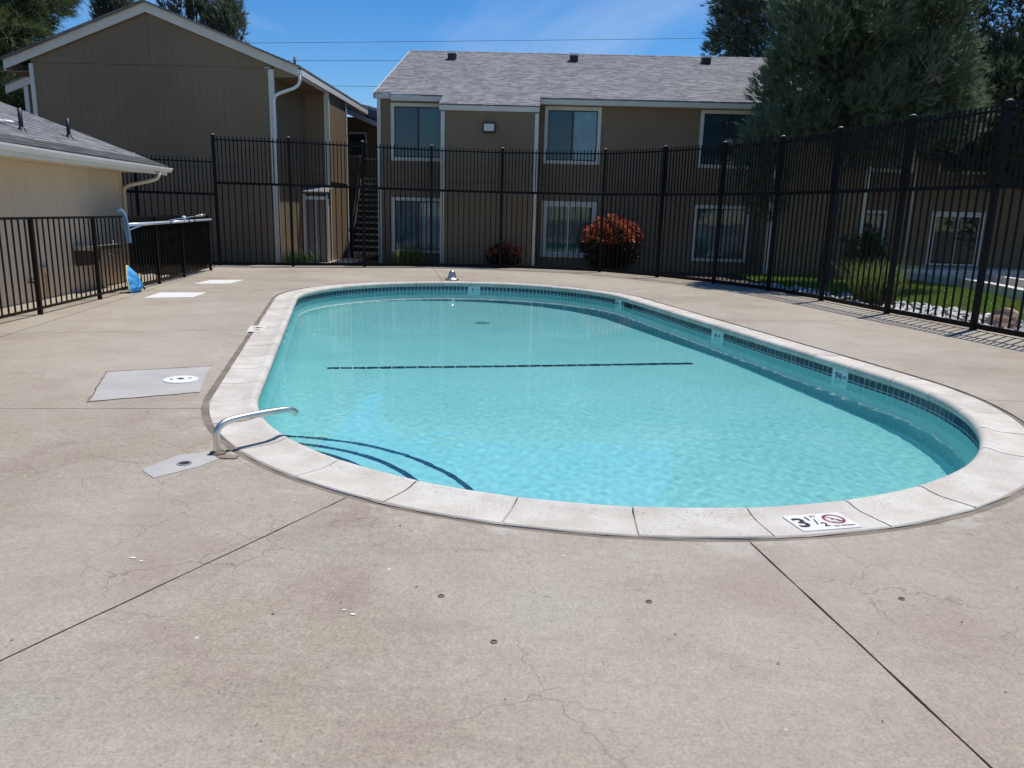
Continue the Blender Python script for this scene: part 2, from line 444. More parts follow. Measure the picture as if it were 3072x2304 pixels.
MT = dict(
    deck=deck_material(), coping=coping_material(),
    siding=siding_material('brown_siding', (0.212, 0.150, 0.088)),
    siding_right=siding_material('brown_siding_right', (0.185, 0.148, 0.105)),
    trim=plain('cream_trim_paint', (0.66, 0.62, 0.53), 0.55, var=0.06, scale=2.0),
    white=plain('white_paint', (0.78, 0.77, 0.74), 0.45, var=0.05, scale=3.0),
    stucco=stucco_material(), shingle=shingle_material(), shingle_dirty=plain('weathered_shingle', (0.085, 0.082, 0.078), 0.95, var=0.35, scale=5.0, bump=0.4, obj_var=0.25),
    iron=plain('black_iron_paint', (0.0045, 0.0045, 0.0055), 0.5, var=0.25, scale=3.0, spec=0.18),
    iron_brown=plain('dark_bronze_paint', (0.010, 0.007, 0.006), 0.55, var=0.25, scale=3.0, spec=0.2),
    steel=plain('brushed_steel', (0.66, 0.62, 0.55), 0.36, 1.0, var=0.1, scale=9.0),
    chrome=plain('chrome', (0.60, 0.54, 0.47), 0.38, 1.0, var=0.05),
    plaster=plaster_material(), tile=tile_material(), water=water_material(),
    grout=plain('tile_grout', (0.62, 0.74, 0.74), 0.8, var=0.1),
    mastic=plain('joint_mastic', (0.19, 0.155, 0.12), 0.85, var=0.3, scale=4.0, bump=0.4),
    copegrout=plain('coping_grout', (0.36, 0.32, 0.26), 0.9, var=0.2, scale=6.0),
    drain=plain('drain_cover', (0.10, 0.27, 0.30), 0.6),
    kerbstone=plain('pale_kerb_concrete', (0.62, 0.60, 0.55), 0.85, var=0.12, scale=2.0, bump=0.3),
    soil=plain('planting_soil', (0.075, 0.055, 0.04), 0.95, var=0.4, scale=1.5, bump=0.6),
    ground=plain('dry_ground', (0.16, 0.13, 0.095), 0.95, var=0.35, scale=0.4, bump=0.5),
    patch=plain('patched_cement', (0.40, 0.385, 0.365), 0.85, var=0.10, scale=3.0, bump=0.3),
    dark=plain('black_recess', (0.012, 0.012, 0.013), 0.7),
    roomdark=plain('dim_room', (0.030, 0.036, 0.042), 0.9, var=0.3, scale=1.0),
    blind_dim=plain('dim_blind', (0.13, 0.145, 0.17), 0.85, var=0.15, scale=1.5),
    blind_green=plain('green_grey_screen', (0.22, 0.28, 0.25), 0.85, var=0.2, scale=1.2),
    curtain=plain('pale_curtain', (0.62, 0.64, 0.64), 0.85, var=0.2, scale=2.5),
    curtain_mid=plain('grey_curtain', (0.30, 0.34, 0.35), 0.85, var=0.25, scale=1.8),
    glass=glass_pane('window_glass'),
    sash=plain('dark_sash', (0.02, 0.022, 0.028), 0.4),
    sash_white=plain('pale_sash', (0.62, 0.62, 0.60), 0.4),
    doorpaint=plain('grey_brown_door', (0.20, 0.165, 0.135), 0.6, var=0.08),
    pvc=plain('black_pipe', (0.015, 0.015, 0.018), 0.5),
    blue_net=plain('blue_mesh_fabric', (0.06, 0.35, 0.72), 0.6, var=0.25, scale=8.0),
    blue_pole=plain('silver_blue_pole', (0.60, 0.66, 0.78), 0.3, 0.25, var=0.05),
    brushblue=plain('pale_blue_plastic', (0.15, 0.26, 0.38), 0.5, var=0.12),
    yellow=plain('pale_yellow_rim', (0.68, 0.66, 0.30), 0.5, var=0.08),
    rail_grey=plain('weathered_metal', (0.30, 0.29, 0.28), 0.5, 0.3, var=0.2),
    concrete=plain('plain_concrete', (0.42, 0.39, 0.35), 0.85, var=0.15, scale=1.5, bump=0.3),
    stone=plain('grey_landscape_rock', (0.50, 0.49, 0.475), 0.85, var=0.3, scale=5.0, bump=0.5, obj_var=0.35),
    boulder=plain('pinkish_boulder', (0.34, 0.22, 0.16), 0.85, var=0.3, scale=4.0, bump=0.6),
    lawn_base=plain('lawn_soil', (0.085, 0.13, 0.03), 0.95, var=0.3, scale=3.0),
    grass=leaf_material('lawn_grass', (0.16, 0.25, 0.035), (0.25, 0.33, 0.06), 0.6, 2.0, 0.35),
    tuft=leaf_material('ornamental_grass', (0.10, 0.17, 0.03), (0.24, 0.29, 0.09), 0.6, 2.0, 0.35),
    tuft_dry=leaf_material('dry_grass_thatch', (0.20, 0.13, 0.06), (0.27, 0.18, 0.09), 0.8, 4.0),
    shrubgreen=leaf_material('shrub_green', (0.035, 0.085, 0.028), (0.075, 0.14, 0.04), 0.5, 3.0, 0.2),
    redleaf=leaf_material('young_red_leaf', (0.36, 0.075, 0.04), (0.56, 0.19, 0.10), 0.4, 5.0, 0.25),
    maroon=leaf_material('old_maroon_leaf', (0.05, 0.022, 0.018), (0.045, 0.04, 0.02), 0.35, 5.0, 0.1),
    juniper=leaf_material('juniper_spray', (0.10, 0.165, 0.105), (0.25, 0.30, 0.175), 0.7, 1.8, 0.5),
    juniper_dark=leaf_material('dark_juniper_spray', (0.05, 0.085, 0.055), (0.14, 0.18, 0.10), 0.7, 1.2, 0.4),
    pine=leaf_material('pine_needles', (0.05, 0.085, 0.036), (0.15, 0.18, 0.075), 0.7, 0.9, 0.4),
    spruce=leaf_material('spruce_needles', (0.08, 0.115, 0.075), (0.18, 0.205, 0.13), 0.7, 1.0, 0.4),
    bark=plain('bark', (0.10, 0.075, 0.055), 0.95, var=0.4, scale=5.0, bump=0.7),
    deadwood=plain('bare_twigs', (0.34, 0.28, 0.21), 0.9, var=0.2),
    signwhite=plain('marker_white', (0.74, 0.73, 0.69), 0.4, var=0.05, scale=8.0),
    signblack=plain('marker_black', (0.018, 0.018, 0.02), 0.5),
    signred=plain('marker_red', (0.23, 0.025, 0.04), 0.5),
    rust=plain('rusty_bolt', (0.15, 0.11, 0.082), 0.8, var=0.3, scale=40),
    lamplens=plain('lamp_lens', (0.62, 0.59, 0.53), 0.35, var=0.05),
    bronze=plain('bronze_lamp_case', (0.035, 0.028, 0.024), 0.5),
)
t = NT('dark_privacy_mesh'); t.n.remove(t.b)
_d = t.add('ShaderNodeBsdfDiffuse'); _d.inputs[0].default_value = (0.010, 0.012, 0.011, 1)
_tr = t.add('ShaderNodeBsdfTransparent'); _mx = t.add('ShaderNodeMixShader'); _mx.inputs[0].default_value = 0.22
t.l.new(_d.outputs[0], _mx.inputs[1]); t.l.new(_tr.outputs[0], _mx.inputs[2]); t.l.new(_mx.outputs[0], t.n['Material Output'].inputs[0])
MT['screen'] = t.m

# ------------------------------------------------------------------ pool plan
NC = Vector((0.81, 6.72)); FC = Vector((-0.80, 13.50))
AX = math.atan2(FC.y-NC.y, FC.x-NC.x)
LST = (FC-NC).length
def stadium(r, near_n=48, far_n=48, side_n=24):
    """closed CCW outline at radius r, list of (x, y)."""
    out = []
    for i in range(near_n+1):
        a = AX + math.pi/2 + math.pi*i/near_n
        out.append((NC.x+r*math.cos(a), NC.y+r*math.sin(a)))
    for i in range(1, side_n):
        s = i/side_n; a = AX-math.pi/2
        p = NC.lerp(FC, s); out.append((p.x+r*math.cos(a), p.y+r*math.sin(a)))
    for i in range(far_n+1):
        a = AX - math.pi/2 + math.pi*i/far_n
        out.append((FC.x+r*math.cos(a), FC.y+r*math.sin(a)))
    for i in range(1, side_n):
        s = i/side_n; a = AX+math.pi/2
        p = FC.lerp(NC, s); out.append((p.x+r*math.cos(a), p.y+r*math.sin(a)))
    return out
def st_point(s, r, rc=3.15):
    """point at arclength s (measured on radius rc, starting at the left tangent point of the near end, CCW) and radius r."""
    half = math.pi*rc; tot = 2*half+2*LST
    s = s % tot
    if s < half:
        a = AX+math.pi/2+s/rc; return NC.x+r*math.cos(a), NC.y+r*math.sin(a), a
    s -= half
    if s < LST:
        a = AX-math.pi/2; p = NC.lerp(FC, s/LST); return p.x+r*math.cos(a), p.y+r*math.sin(a), a
    s -= LST
    if s < half:
        a = AX-math.pi/2+s/rc; return FC.x+r*math.cos(a), FC.y+r*math.sin(a), a
    s -= half
    a = AX+math.pi/2; p = FC.lerp(NC, s/LST); return p.x+r*math.cos(a), p.y+r*math.sin(a), a
PERIM = 2*math.pi*3.15+2*LST
R_IN, R_WALL, R_OUT, R_DECK = 2.99, 3.02, 3.32, 3.375
ZW = -0.17

# ------------------------------------------------------------------ ground, beds, deck
bm = bmesh.new()
gq = [bm.verts.new(v) for v in ((-300, -200, -0.26), (300, -200, -0.26), (300, 500, -0.26), (-300, 500, -0.26))]
hole = [bm.verts.new((x, y, -0.26)) for x, y in stadium(3.6, 16, 16, 4)]
ee = [bm.edges.new((gq[i], gq[(i+1) % 4])) for i in range(4)] + [bm.edges.new((hole[i], hole[(i+1) % len(hole)])) for i in range(len(hole))]
bmesh.ops.triangle_fill(bm, edges=ee, use_beauty=True, normal=(0, 0, 1))
me = bpy.data.meshes.new('ground'); bm.to_mesh(me); bm.free(); me.materials.append(MT['ground'])
link('ground', me, kind='structure')

FENCE = [(-7.56,19.54), (-5.77,19.82), (-4.03,20.40), (-2.32,21.10), (-0.42,21.30), (1.05,21.12), (2.29,20.74), (3.62,19.46), (4.70,18.01),
         (5.49,16.47), (5.95,14.72), (6.34,12.86), (6.78,11.11), (7.20,9.36), (7.60,7.60), (8.0,5.85), (8.4,4.1)]
OUT_R = [(x+0.14 if i > 5 else x, y+0.14) for i, (x, y) in enumerate(FENCE)]
# inner boundary of the deck slabs: fence line on the right and far side, the long joint on the left
JL = [(-7.02,17.6), (-6.83,15.8), (-6.29,12.2), (-5.76,8.59), (-5.27,5.2), (-4.5,0.0), (-4.13,-2.4), (-3.8,-5.0)]
BOUND = [(-7.75,19.75)] + JL + [(9.5,-5.0)] + [(8.7,4.1)] + list(reversed(OUT_R))[1:-1]
def densify(poly, step=0.25):
    out = []
    for i in range(len(poly)):
        a, b = Vector(poly[i]), Vector(poly[(i+1) % len(poly)])
        n = max(1, int((b-a).length/step))
        for k in range(n): out.append(tuple(a.lerp(b, k/n)))
    return out
BD = densify(BOUND)
OD = densify(stadium(R_DECK), 0.1)
def nearest(lst, p): return min(range(len(lst)), key=lambda i: (lst[i][0]-p[0])**2+(lst[i][1]-p[1])**2)
JOINTS = [((-2.40,5.55),(-5.27,5.2)), ((-0.87,3.80),(-4.12,-2.35)), ((1.18,3.34),(2.35,-5.0)), ((4.12,6.5),(7.95,6.2)),
          ((3.2,11.4),(6.75,12.0)), ((2.0,15.4),(4.6,18.3)), ((-1.6,16.8),(-2.3,21.2)), ((-3.6,15.3),(-7.02,17.6)), ((-3.95,12.9),(-6.29,12.2)), ((-3.40,9.35),(-5.78,8.5))]
deck = empty('pool_deck', (0, 0, 0), kind='structure')
def poly_shift(pts, a, b, amt):
    return pts
nj = len(JOINTS)
for k in range(nj):
    (o0, b0), (o1, b1) = JOINTS[k], JOINTS[(k+1) % nj]
    i0, i1 = nearest(OD, o0), nearest(OD, o1)
    j0, j1 = nearest(BD, b0), nearest(BD, b1)
    inner = [OD[(i0+m) % len(OD)] for m in range((i1-i0) % len(OD)+1)]
    outer = [BD[(j0+m) % len(BD)] for m in range((j1-j0) % len(BD)+1)]
    def joint_pts(ip, bp, side):
        ip, bp = Vector(ip), Vector(bp); d = (bp-ip).normalized(); nrm = Vector((-d.y, d.x))*0.005*side
        return tuple(ip+nrm), tuple(bp+nrm)
    a_i, a_o = joint_pts(inner[0], outer[0], +1)
    z_i, z_o = joint_pts(inner[-1], outer[-1], -1)
    def wavy(a, b):
        a, b = Vector(a), Vector(b); d = b-a; m_ = max(1, int(d.length/0.11)); nr_ = Vector((-d.y, d.x)).normalized()
        return [tuple(a+d*(q/m_)+nr_*(rnd.uniform(-0.0022, 0.0022) if 0 < q < m_ else 0)) for q in range(m_+1)]
    poly = wavy(a_i, a_o) + outer[1:-1] + wavy(z_o, z_i) + list(reversed(inner[1:-1]))
    area = sum(poly[i][0]*poly[(i+1) % len(poly)][1]-poly[(i+1) % len(poly)][0]*poly[i][1] for i in range(len(poly)))
    if area < 0: poly.reverse()
    bm = bmesh.new()
    top = [bm.verts.new((x, y, 0)) for x, y in poly]; bot = [bm.verts.new((x, y, -0.1)) for x, y in poly]
    f = bm.faces.new(top)
    for i in range(len(poly)):
        j = (i+1) % len(poly); bm.faces.new((bot[i], bot[j], top[j], top[i]))
    bmesh.ops.triangulate(bm, faces=[f])
    me = bpy.data.meshes.new('slab'); bm.to_mesh(me); bm.free(); me.materials.append(MT['deck'])
    link('slab', me, deck)
# strip of slabs between the long joint and the small building
strip = [(-6.9,-5.0), (-7.15,5.2), (-7.35,8.59), (-7.62,12.2), (-8.2,15.8), (-8.4,17.6)]
strip_in = [(-3.82,-5.0), (-5.285,5.2), (-5.775,8.59), (-6.305,12.2), (-6.845,15.8), (-7.035,17.6)]
for i in range(len(strip)-1):
    g = 0.006
    poly = [(strip[i][0], strip[i][1]+g), (strip_in[i][0], strip_in[i][1]+g), (strip_in[i+1][0], strip_in[i+1][1]-g), (strip[i+1][0], strip[i+1][1]-g)]
    MB().prism(poly, -0.1, 0.0).build('slab', MT['deck'], deck)
MB().prism([(-8.4,17.61), (-7.035,17.61), (-7.76,19.7), (-8.6,19.4)], -0.1, 0.0).build('slab', MT['deck'], deck)
# bed of dark earth under the joints and beyond the fence
bm = bmesh.new()
oo = [(-9, -6), (10, -6), (9, 4), (8.0, 8.0), (7.1, 11.5), (6.2, 15.2), (4.9, 18.3), (2.4, 21.1), (-0.4, 21.75), (-4, 20.9), (-8, 20.1), (-10.5, 19.0)]
vo_ = [bm.verts.new((x, y, -0.022)) for x, y in oo]; vi_ = [bm.verts.new((x, y, -0.022)) for x, y in stadium(3.33, 24, 24, 6)]
ee = [bm.edges.new((vo_[i], vo_[(i+1) % len(vo_)])) for i in range(len(vo_))] + [bm.edges.new((vi_[i], vi_[(i+1) % len(vi_)])) for i in range(len(vi_))]
bmesh.ops.triangle_fill(bm, edges=ee, use_beauty=True, normal=(0, 0, 1))
me = bpy.data.meshes.new('joint_bed'); bm.to_mesh(me); bm.free(); me.materials.append(MT['mastic'])
link('joint_bed', me, deck)
MB().prism([(-12,19.2), (-7.6,19.9), (-3.9,20.75), (-0.4,21.62), (2.5,21.0), (5.1,18.3), (6.4,15.3), (9.5,18), (14,24), (14,27), (-12,27)], -0.24, -0.115).build('planting_bed', MT['soil'], kind='structure')

# ------------------------------------------------------------------ swimming pool
pool = empty('swimming_pool', (0, 0, 0), label='oval swimming pool with pale concrete coping and turquoise water', cat='swimming pool')
# shell: wall, cove and sloping floor
prof = [(3.31, -0.115), (R_WALL, -0.115), (R_WALL, -0.29), (R_WALL, -0.62)]
def floor_z(x, y):
    s = (Vector((x, y))-NC).dot((FC-NC).normalized())
    if s < 2.6: return -1.10
    return -1.10 - 0.62*min(1.0, (s-2.6)/5.0)
outl = stadium(1.0, 40, 40, 20)
n = len(outl)
V = []; F = []
rings = [(3.31, None, -0.112), (R_WALL, None, -0.112), (R_WALL, None, -0.60), (R_WALL-0.02, 0.30, 0), (R_WALL-0.10, 0.12, 0), (R_WALL-0.24, 0.03, 0), (R_WALL-0.42, 0.0, 0), (2.0, 0.0, 0), (1.0, 0.0, 0), (0.0, 0.0, 0)]
for r_, up, z in rings:
    o = stadium(r_, 40, 40, 20)
    for x, y in o: V.append((x, y, z if up is None else floor_z(x, y)+up))
for i in range(len(rings)-1):
    for k in range(n):
        k2 = (k+1) % n
        F.append((i*n+k, (i+1)*n+k, (i+1)*n+k2, i*n+k2))
me = mesh_np('shell', V, F, MT['plaster'], True); smooth_by_angle(me, 35)
shell = link('shell', me, pool); shell.cycles.is_caustics_receiver = True

# coping stones
STEP = 0.637
nst = round(PERIM/STEP)
s0 = 3.15*R(166.64-104.7)
def coping_profile():
    return [(R_OUT, -0.085), (R_OUT, -0.004), (R_OUT-0.006, 0.002), (3.20, 0.0), (3.12, 0.000), (3.07, 0.006), (3.035, 0.016), (3.01, 0.020), (2.985, 0.014), (2.968, -0.004), (2.962, -0.028), (2.970, -0.052), (2.99, -0.068), (3.02, -0.074), (3.06, -0.085)]
CP = coping_profile()
for i in range(nst):
    a0 = s0 + i*PERIM/nst + 0.005; a1 = s0 + (i+1)*PERIM/nst - 0.005
    dz = rnd.uniform(-0.0015, 0.002); m = 7; b = MB(); npf = len(CP)
    for q in range(m+1):
        s = a0+(a1-a0)*q/m
        e = 0.0015 if q in (0, m) else 0.0
        for r_, z in CP:
            x, y, _ = st_point(s, r_); b.v.append((x, y, z+dz-(e if z > -0.03 else 0)))
    for q in range(m):
        for k in range(npf):
            k2 = (k+1) % npf
            b.f.append((q*npf+k, (q+1)*npf+k, (q+1)*npf+k2, q*npf+k2))
    b.f.append(tuple(range(npf))); b.f.append(tuple(m*npf+k for k in reversed(range(npf))))
    me = b.mesh('coping_stone', MT['coping']); 
    bm = bmesh.new(); bm.from_mesh(me); bmesh.ops.recalc_face_normals(bm, faces=bm.faces); bm.to_mesh(me); bm.free()
    smooth_by_angle(me, 35)
    link('coping_stone', me, pool)
# grout in the coping joints and the mastic strip round the coping
def ring(name, ra, rb, z, mat, parent, n_=160, zvar=0.0):
    Vv, Ff = [], []
    for i in range(n_):
        s = PERIM*i/n_
        j = rnd.uniform(-0.006, 0.006)
        for r_ in (ra, rb+j):
            x, y, _ = st_point(s, r_); Vv.append((x, y, z+rnd.uniform(-zvar, zvar)))
    for i in range(n_):
        j = (i+1) % n_; Ff.append((2*i, 2*i+1, 2*j+1, 2*j))
    return link(name, mesh_np(name, Vv, Ff, mat), parent)
ring('expansion_joint', R_OUT-0.01, R_DECK+0.01, -0.010, MT['mastic'], pool, 260, 0.003)
ring('coping_bed', 2.985, R_OUT+0.005, -0.006, MT['copegrout'], pool, 160)

# waterline tiles: two rows on grout backing
TP = 0.088
nt_ = int(PERIM/TP)
tb = MB()
def tile_box(b, s_a, s_b, r0, r1, z0, z1):
    p = [st_point(s_a, r0)[:2], st_point(s_b, r0)[:2], st_point(s_b, r1)[:2], st_point(s_a, r1)[:2]]
    b.hexa([(p[0][0], p[0][1], z0), (p[1][0], p[1][1], z0), (p[2][0], p[2][1], z0), (p[3][0], p[3][1], z0),
            (p[0][0], p[0][1], z1), (p[1][0], p[1][1], z1), (p[2][0], p[2][1], z1), (p[3][0], p[3][1], z1)])
half = math.pi*3.15
S_MARK = {'4': half+LST*0.50, '3½': half+LST*0.098, '4½': half+LST+3.15*R(8), '5': half+LST+3.15*R(78)}
S_SKIM = half+LST*1.0 - 0.02
placed = 0
rest = MB()
def blocked(s):
    for m_ in S_MARK.values():
        if abs(s-m_) < 0.15: return True
    return abs(s-S_SKIM) < 0.22
order = []
for i in range(nt_):
    s = (i+0.5)*TP
    x, y, _ = st_point(s, R_WALL)
    vis = (half*0.80 < s < half*2+LST*1.0)
    order.append((0 if vis else 1, math.hypot(x, y), s))
order.sort()
for flag, _, s in order:
    if blocked(s): continue
    for (z0, z1) in ((-0.152, -0.080), (-0.229, -0.160)):
        if flag == 0 and placed < 300:
            b = MB(); tile_box(b, s-TP/2+0.0055, s+TP/2-0.0055, R_WALL+0.004, R_WALL-0.007+rnd.uniform(-0.001, 0.001), z0, z1)
            o = b.build('waterline_tile', MT['tile'], pool); o.cycles.is_caustics_receiver = True; placed += 1
        else:
            tile_box(rest, s-TP/2+0.0055, s+TP/2-0.0055, R_WALL+0.004, R_WALL-0.007, z0, z1)
o = rest.build('waterline_tiles', MT['tile'], pool, kind='stuff'); o.cycles.is_caustics_receiver = True
b = MB()
for i in range(200):
    tile_box(b, PERIM*i/200, PERIM*(i+1)/200, R_WALL+0.02, R_WALL-0.003, -0.232, -0.073)
o = b.build('tile_grout', MT['grout'], pool); o.cycles.is_caustics_receiver = True
# skimmer mouth
b = MB(); tile_box(b, S_SKIM-0.2, S_SKIM+0.2, R_WALL+0.003, R_WALL-0.010, -0.225, -0.085); b.build('skimmer_mouth', MT['dark'], pool)

def text_mesh(body, size, mat, bold=0.0, depth=0.002):
    cu = bpy.data.curves.new('lettering', 'FONT'); cu.body = body; cu.size = size; cu.align_x = 'CENTER'; cu.align_y = 'CENTER'
    cu.extrude = depth; cu.offset = bold; cu.resolution_u = 4
    ob = bpy.data.objects.new('lettering', cu); C.objects.link(ob)
    bpy.context.view_layer.update()
    dg = bpy.context.evaluated_depsgraph_get()
    me = bpy.data.meshes.new_from_object(ob.evaluated_get(dg)); me.name = 'lettering'
    me.materials.clear(); me.materials.append(mat)
    bpy.data.objects.remove(ob); bpy.data.curves.remove(cu)
    return me
# depth marker tiles in the waterline band
for txt, s in S_MARK.items():
    x, y, a = st_point(s, R_WALL-0.009)
    b = MB(); tile_box(b, s-0.105, s+0.105, R_WALL+0.003, R_WALL-0.008, -0.230, -0.078)
    mk = b.build('depth_marker', MT['grout'], pool); mk.cycles.is_caustics_receiver = True
    rot = Matrix.Rotation(a-math.pi/2, 4, 'Z') @ Matrix.Rotation(R(90), 4, 'X')
    for tx, off, sz, bo in ((txt, -0.038, 0.10, 0.002), ('FT', 0.062, 0.05, 0.0)):
        tm = text_mesh(tx, sz, MT['signblack'], bo)
        o = link('lettering', tm, mk)
        # text faces the pool centre (direction -radial)
        right = Vector((math.sin(a), -math.cos(a), 0))*1.0
        up = Vector((0, 0, 1)); nrm = right.cross(up)
        if nrm.dot(Vector((-math.cos(a), -math.sin(a), 0))) < 0:
            right = -right; nrm = right.cross(up)
        mat = Matrix(((right.x, up.x, nrm.x, 0), (right.y, up.y, nrm.y, 0), (right.z, up.z, nrm.z, 0), (0, 0, 0, 1)))
        px, py, _ = st_point(s, R_WALL-0.010)
        mat.translation = Vector((px, py, -0.148)) + right*off
        o.matrix_local = mat
# step risers with tiled nosings in the near left corner
def arc_through(a, b, c):
    ax, ay = a; bx, by = b; cx_, cy_ = c
    d = 2*(ax*(by-cy_)+bx*(cy_-ay)+cx_*(ay-by))
    ux = ((ax*ax+ay*ay)*(by-cy_)+(bx*bx+by*by)*(cy_-ay)+(cx_*cx_+cy_*cy_)*(ay-by))/d
    uy = ((ax*ax+ay*ay)*(cx_-bx)+(bx*bx+by*by)*(ax-cx_)+(cx_*cx_+cy_*cy_)*(bx-ax))/d
    return ux, uy, math.hypot(ax-ux, ay-uy)
for pts3, z, lower in (((( -1.37,5.28), (-1.20,5.14), (-1.03,5.00)), -0.36, -0.66), (((-1.62,5.66), (-1.23,5.52), (-0.63,4.97)), -0.58, -0.86), (((-1.81,6.06), (-0.96,5.79), (-0.28,5.07)), -0.80, -1.12)):
    cx_, cy_, _r0 = arc_through((-1.81,6.06), (-0.96,5.79), (-0.28,5.07))
    rr = math.hypot(pts3[1][0]-cx_, pts3[1][1]-cy_)
    th0 = math.atan2(pts3[0][1]-cy_, pts3[0][0]-cx_); th1 = math.atan2(pts3[2][1]-cy_, pts3[2][0]-cx_)
    if th0 < th1: th0 += 2*math.pi
    ext = 0.5*0.9/rr + 0.12
    ths = [th0+ext - (th0-th1+2*ext)*k/26 for k in range(27)]
    edge = [(cx_+rr*math.cos(q), cy_+rr*math.sin(q)) for q in ths]
    edge = [e for e in edge if (Vector(e)-NC).length < R_WALL-0.004 or True]
    b = MB()
    # back edge runs along the wall
    back = []
    for ex, ey in edge:
        v = Vector((ex, ey))-NC
        back.append(tuple(NC + v.normalized()*(R_WALL+0.005)) if v.length < R_WALL else (ex, ey))
    for k in range(len(edge)-1):
        e0, e1, b0_, b1_ = edge[k], edge[k+1], back[k], back[k+1]
        b.quad((e0[0], e0[1], z), (b0_[0], b0_[1], z), (b1_[0], b1_[1], z), (e1[0], e1[1], z))
        b.quad((e0[0], e0[1], lower), (e0[0], e0[1], z), (e1[0], e1[1], z), (e1[0], e1[1], lower))
    st = b.build('step', MT['plaster'], pool); st.cycles.is_caustics_receiver = True
    al = 0.055/rr; tw = 0.042
    q = th0+ext
    while q > th1-ext:
        q2 = q-al*0.90
        c_ = [(cx_+r_*math.cos(a_), cy_+r_*math.sin(a_)) for r_, a_ in ((rr+0.004, q), (rr+0.004, q2), (rr-tw, q2), (rr-tw, q))]
        if (Vector(c_[0])-NC).length < R_WALL-0.01:
            bb = MB(); bb.hexa([(c_[3][0], c_[3][1], z-0.04), (c_[2][0], c_[2][1], z-0.04), (c_[1][0], c_[1][1], z-0.04), (c_[0][0], c_[0][1], z-0.04),
                                (c_[3][0], c_[3][1], z+0.005), (c_[2][0], c_[2][1], z+0.005), (c_[1][0], c_[1][1], z+0.005), (c_[0][0], c_[0][1], z+0.005)])
            o = bb.build('nosing_tile', MT['tile'], st); o.cycles.is_caustics_receiver = True
        q -= al
# tile line across the floor where the bottom starts to fall
la, lb_ = Vector((-2.24, 8.93)), Vector((2.36, 9.75))
nn = int((lb_-la).length/0.152)
for k in range(nn):
    p = la.lerp(lb_, (k+0.5)/nn); d = (lb_-la).normalized()*0.071; e = Vector((-d.y, d.x)).normalized()*0.05
    z = floor_z(p.x, p.y)+0.004
    c_ = [p-d-e, p+d-e, p+d+e, p-d+e]
    b = MB(); b.hexa([(v.x, v.y, z-0.01) for v in c_]+[(v.x, v.y, z+0.004) for v in c_])
    o = b.build('line_tile', MT['tile'], pool); o.cycles.is_caustics_receiver = True
# three pale tiles set on the left wall, and the floor drain
for k, f in enumerate((0.30, 0.36, 0.42)):
    s = half*2+LST+LST*f
    b = MB(); tile_box(b, s-0.11, s+0.11, R_WALL+0.002, R_WALL-0.012, -0.36-0.14*k-0.05, -0.36-0.14*k+0.05)
    o = b.build('pale_wall_tile', MT['signwhite'], pool); o.cycles.is_caustics_receiver = True
b = MB(); b.lathe([(0.0, 0.03), (0.10, 0.028), (0.13, 0.012), (0.14, 0.0)], 20, (-0.55, 13.2, floor_z(-0.55, 13.2)))
o = b.build('floor_drain', MT['drain'], pool, smooth=True); o.cycles.is_caustics_receiver = True

# water surface
step = 0.020
ux = Vector((math.cos(AX), math.sin(AX))); uy = Vector((-ux.y, ux.x))
na = int((LST+2*3.06)/step); nb = int(2*3.06/step)
A_, B_ = np.meshgrid(np.arange(na+1)*step-3.06, np.arange(nb+1)*step-3.06, indexing='ij')
X = NC.x+A_*ux.x+B_*uy.x; Y = NC.y+A_*ux.y+B_*uy.y
Z = np.zeros_like(X)
wr = np.random.default_rng(3)
near_amp = 0.16+0.42*np.clip((10.0-Y)/5.0, 0, 1)
for _ in range(70):
    th = wr.uniform(0, 2*math.pi); lam = 10**wr.uniform(-1.2, -0.62) if _ < 55 else 10**wr.uniform(-0.6, -0.2); kk = 2*math.pi/lam
    amp = (0.0034 if _ < 55 else 0.0020)/kk
    Z += amp*near_amp*np.sin(kk*(X*math.cos(th)+Y*math.sin(th))+wr.uniform(0, 6.28))
tt = np.clip(A_, 0, LST)
dist = np.hypot(A_-tt, B_)
ok = dist < 3.06
idx = -np.ones(X.shape, int); 
cell = ok[:-1, :-1] & ok[1:, :-1] & ok[1:, 1:] & ok[:-1, 1:]
use = np.zeros_like(ok)
use[:-1, :-1] |= cell; use[1:, :-1] |= cell; use[1:, 1:] |= cell; use[:-1, 1:] |= cell
idx[use] = np.arange(use.sum())
V = np.stack([X[use], Y[use], Z[use]+ZW], 1)
i_, j_ = np.nonzero(cell)
F = np.stack([idx[i_, j_], idx[i_+1, j_], idx[i_+1, j_+1], idx[i_, j_+1]], 1)
water = link('water', mesh_np('water', V, F, MT['water'], True), kind='structure')
water.cycles.is_caustics_caster = True

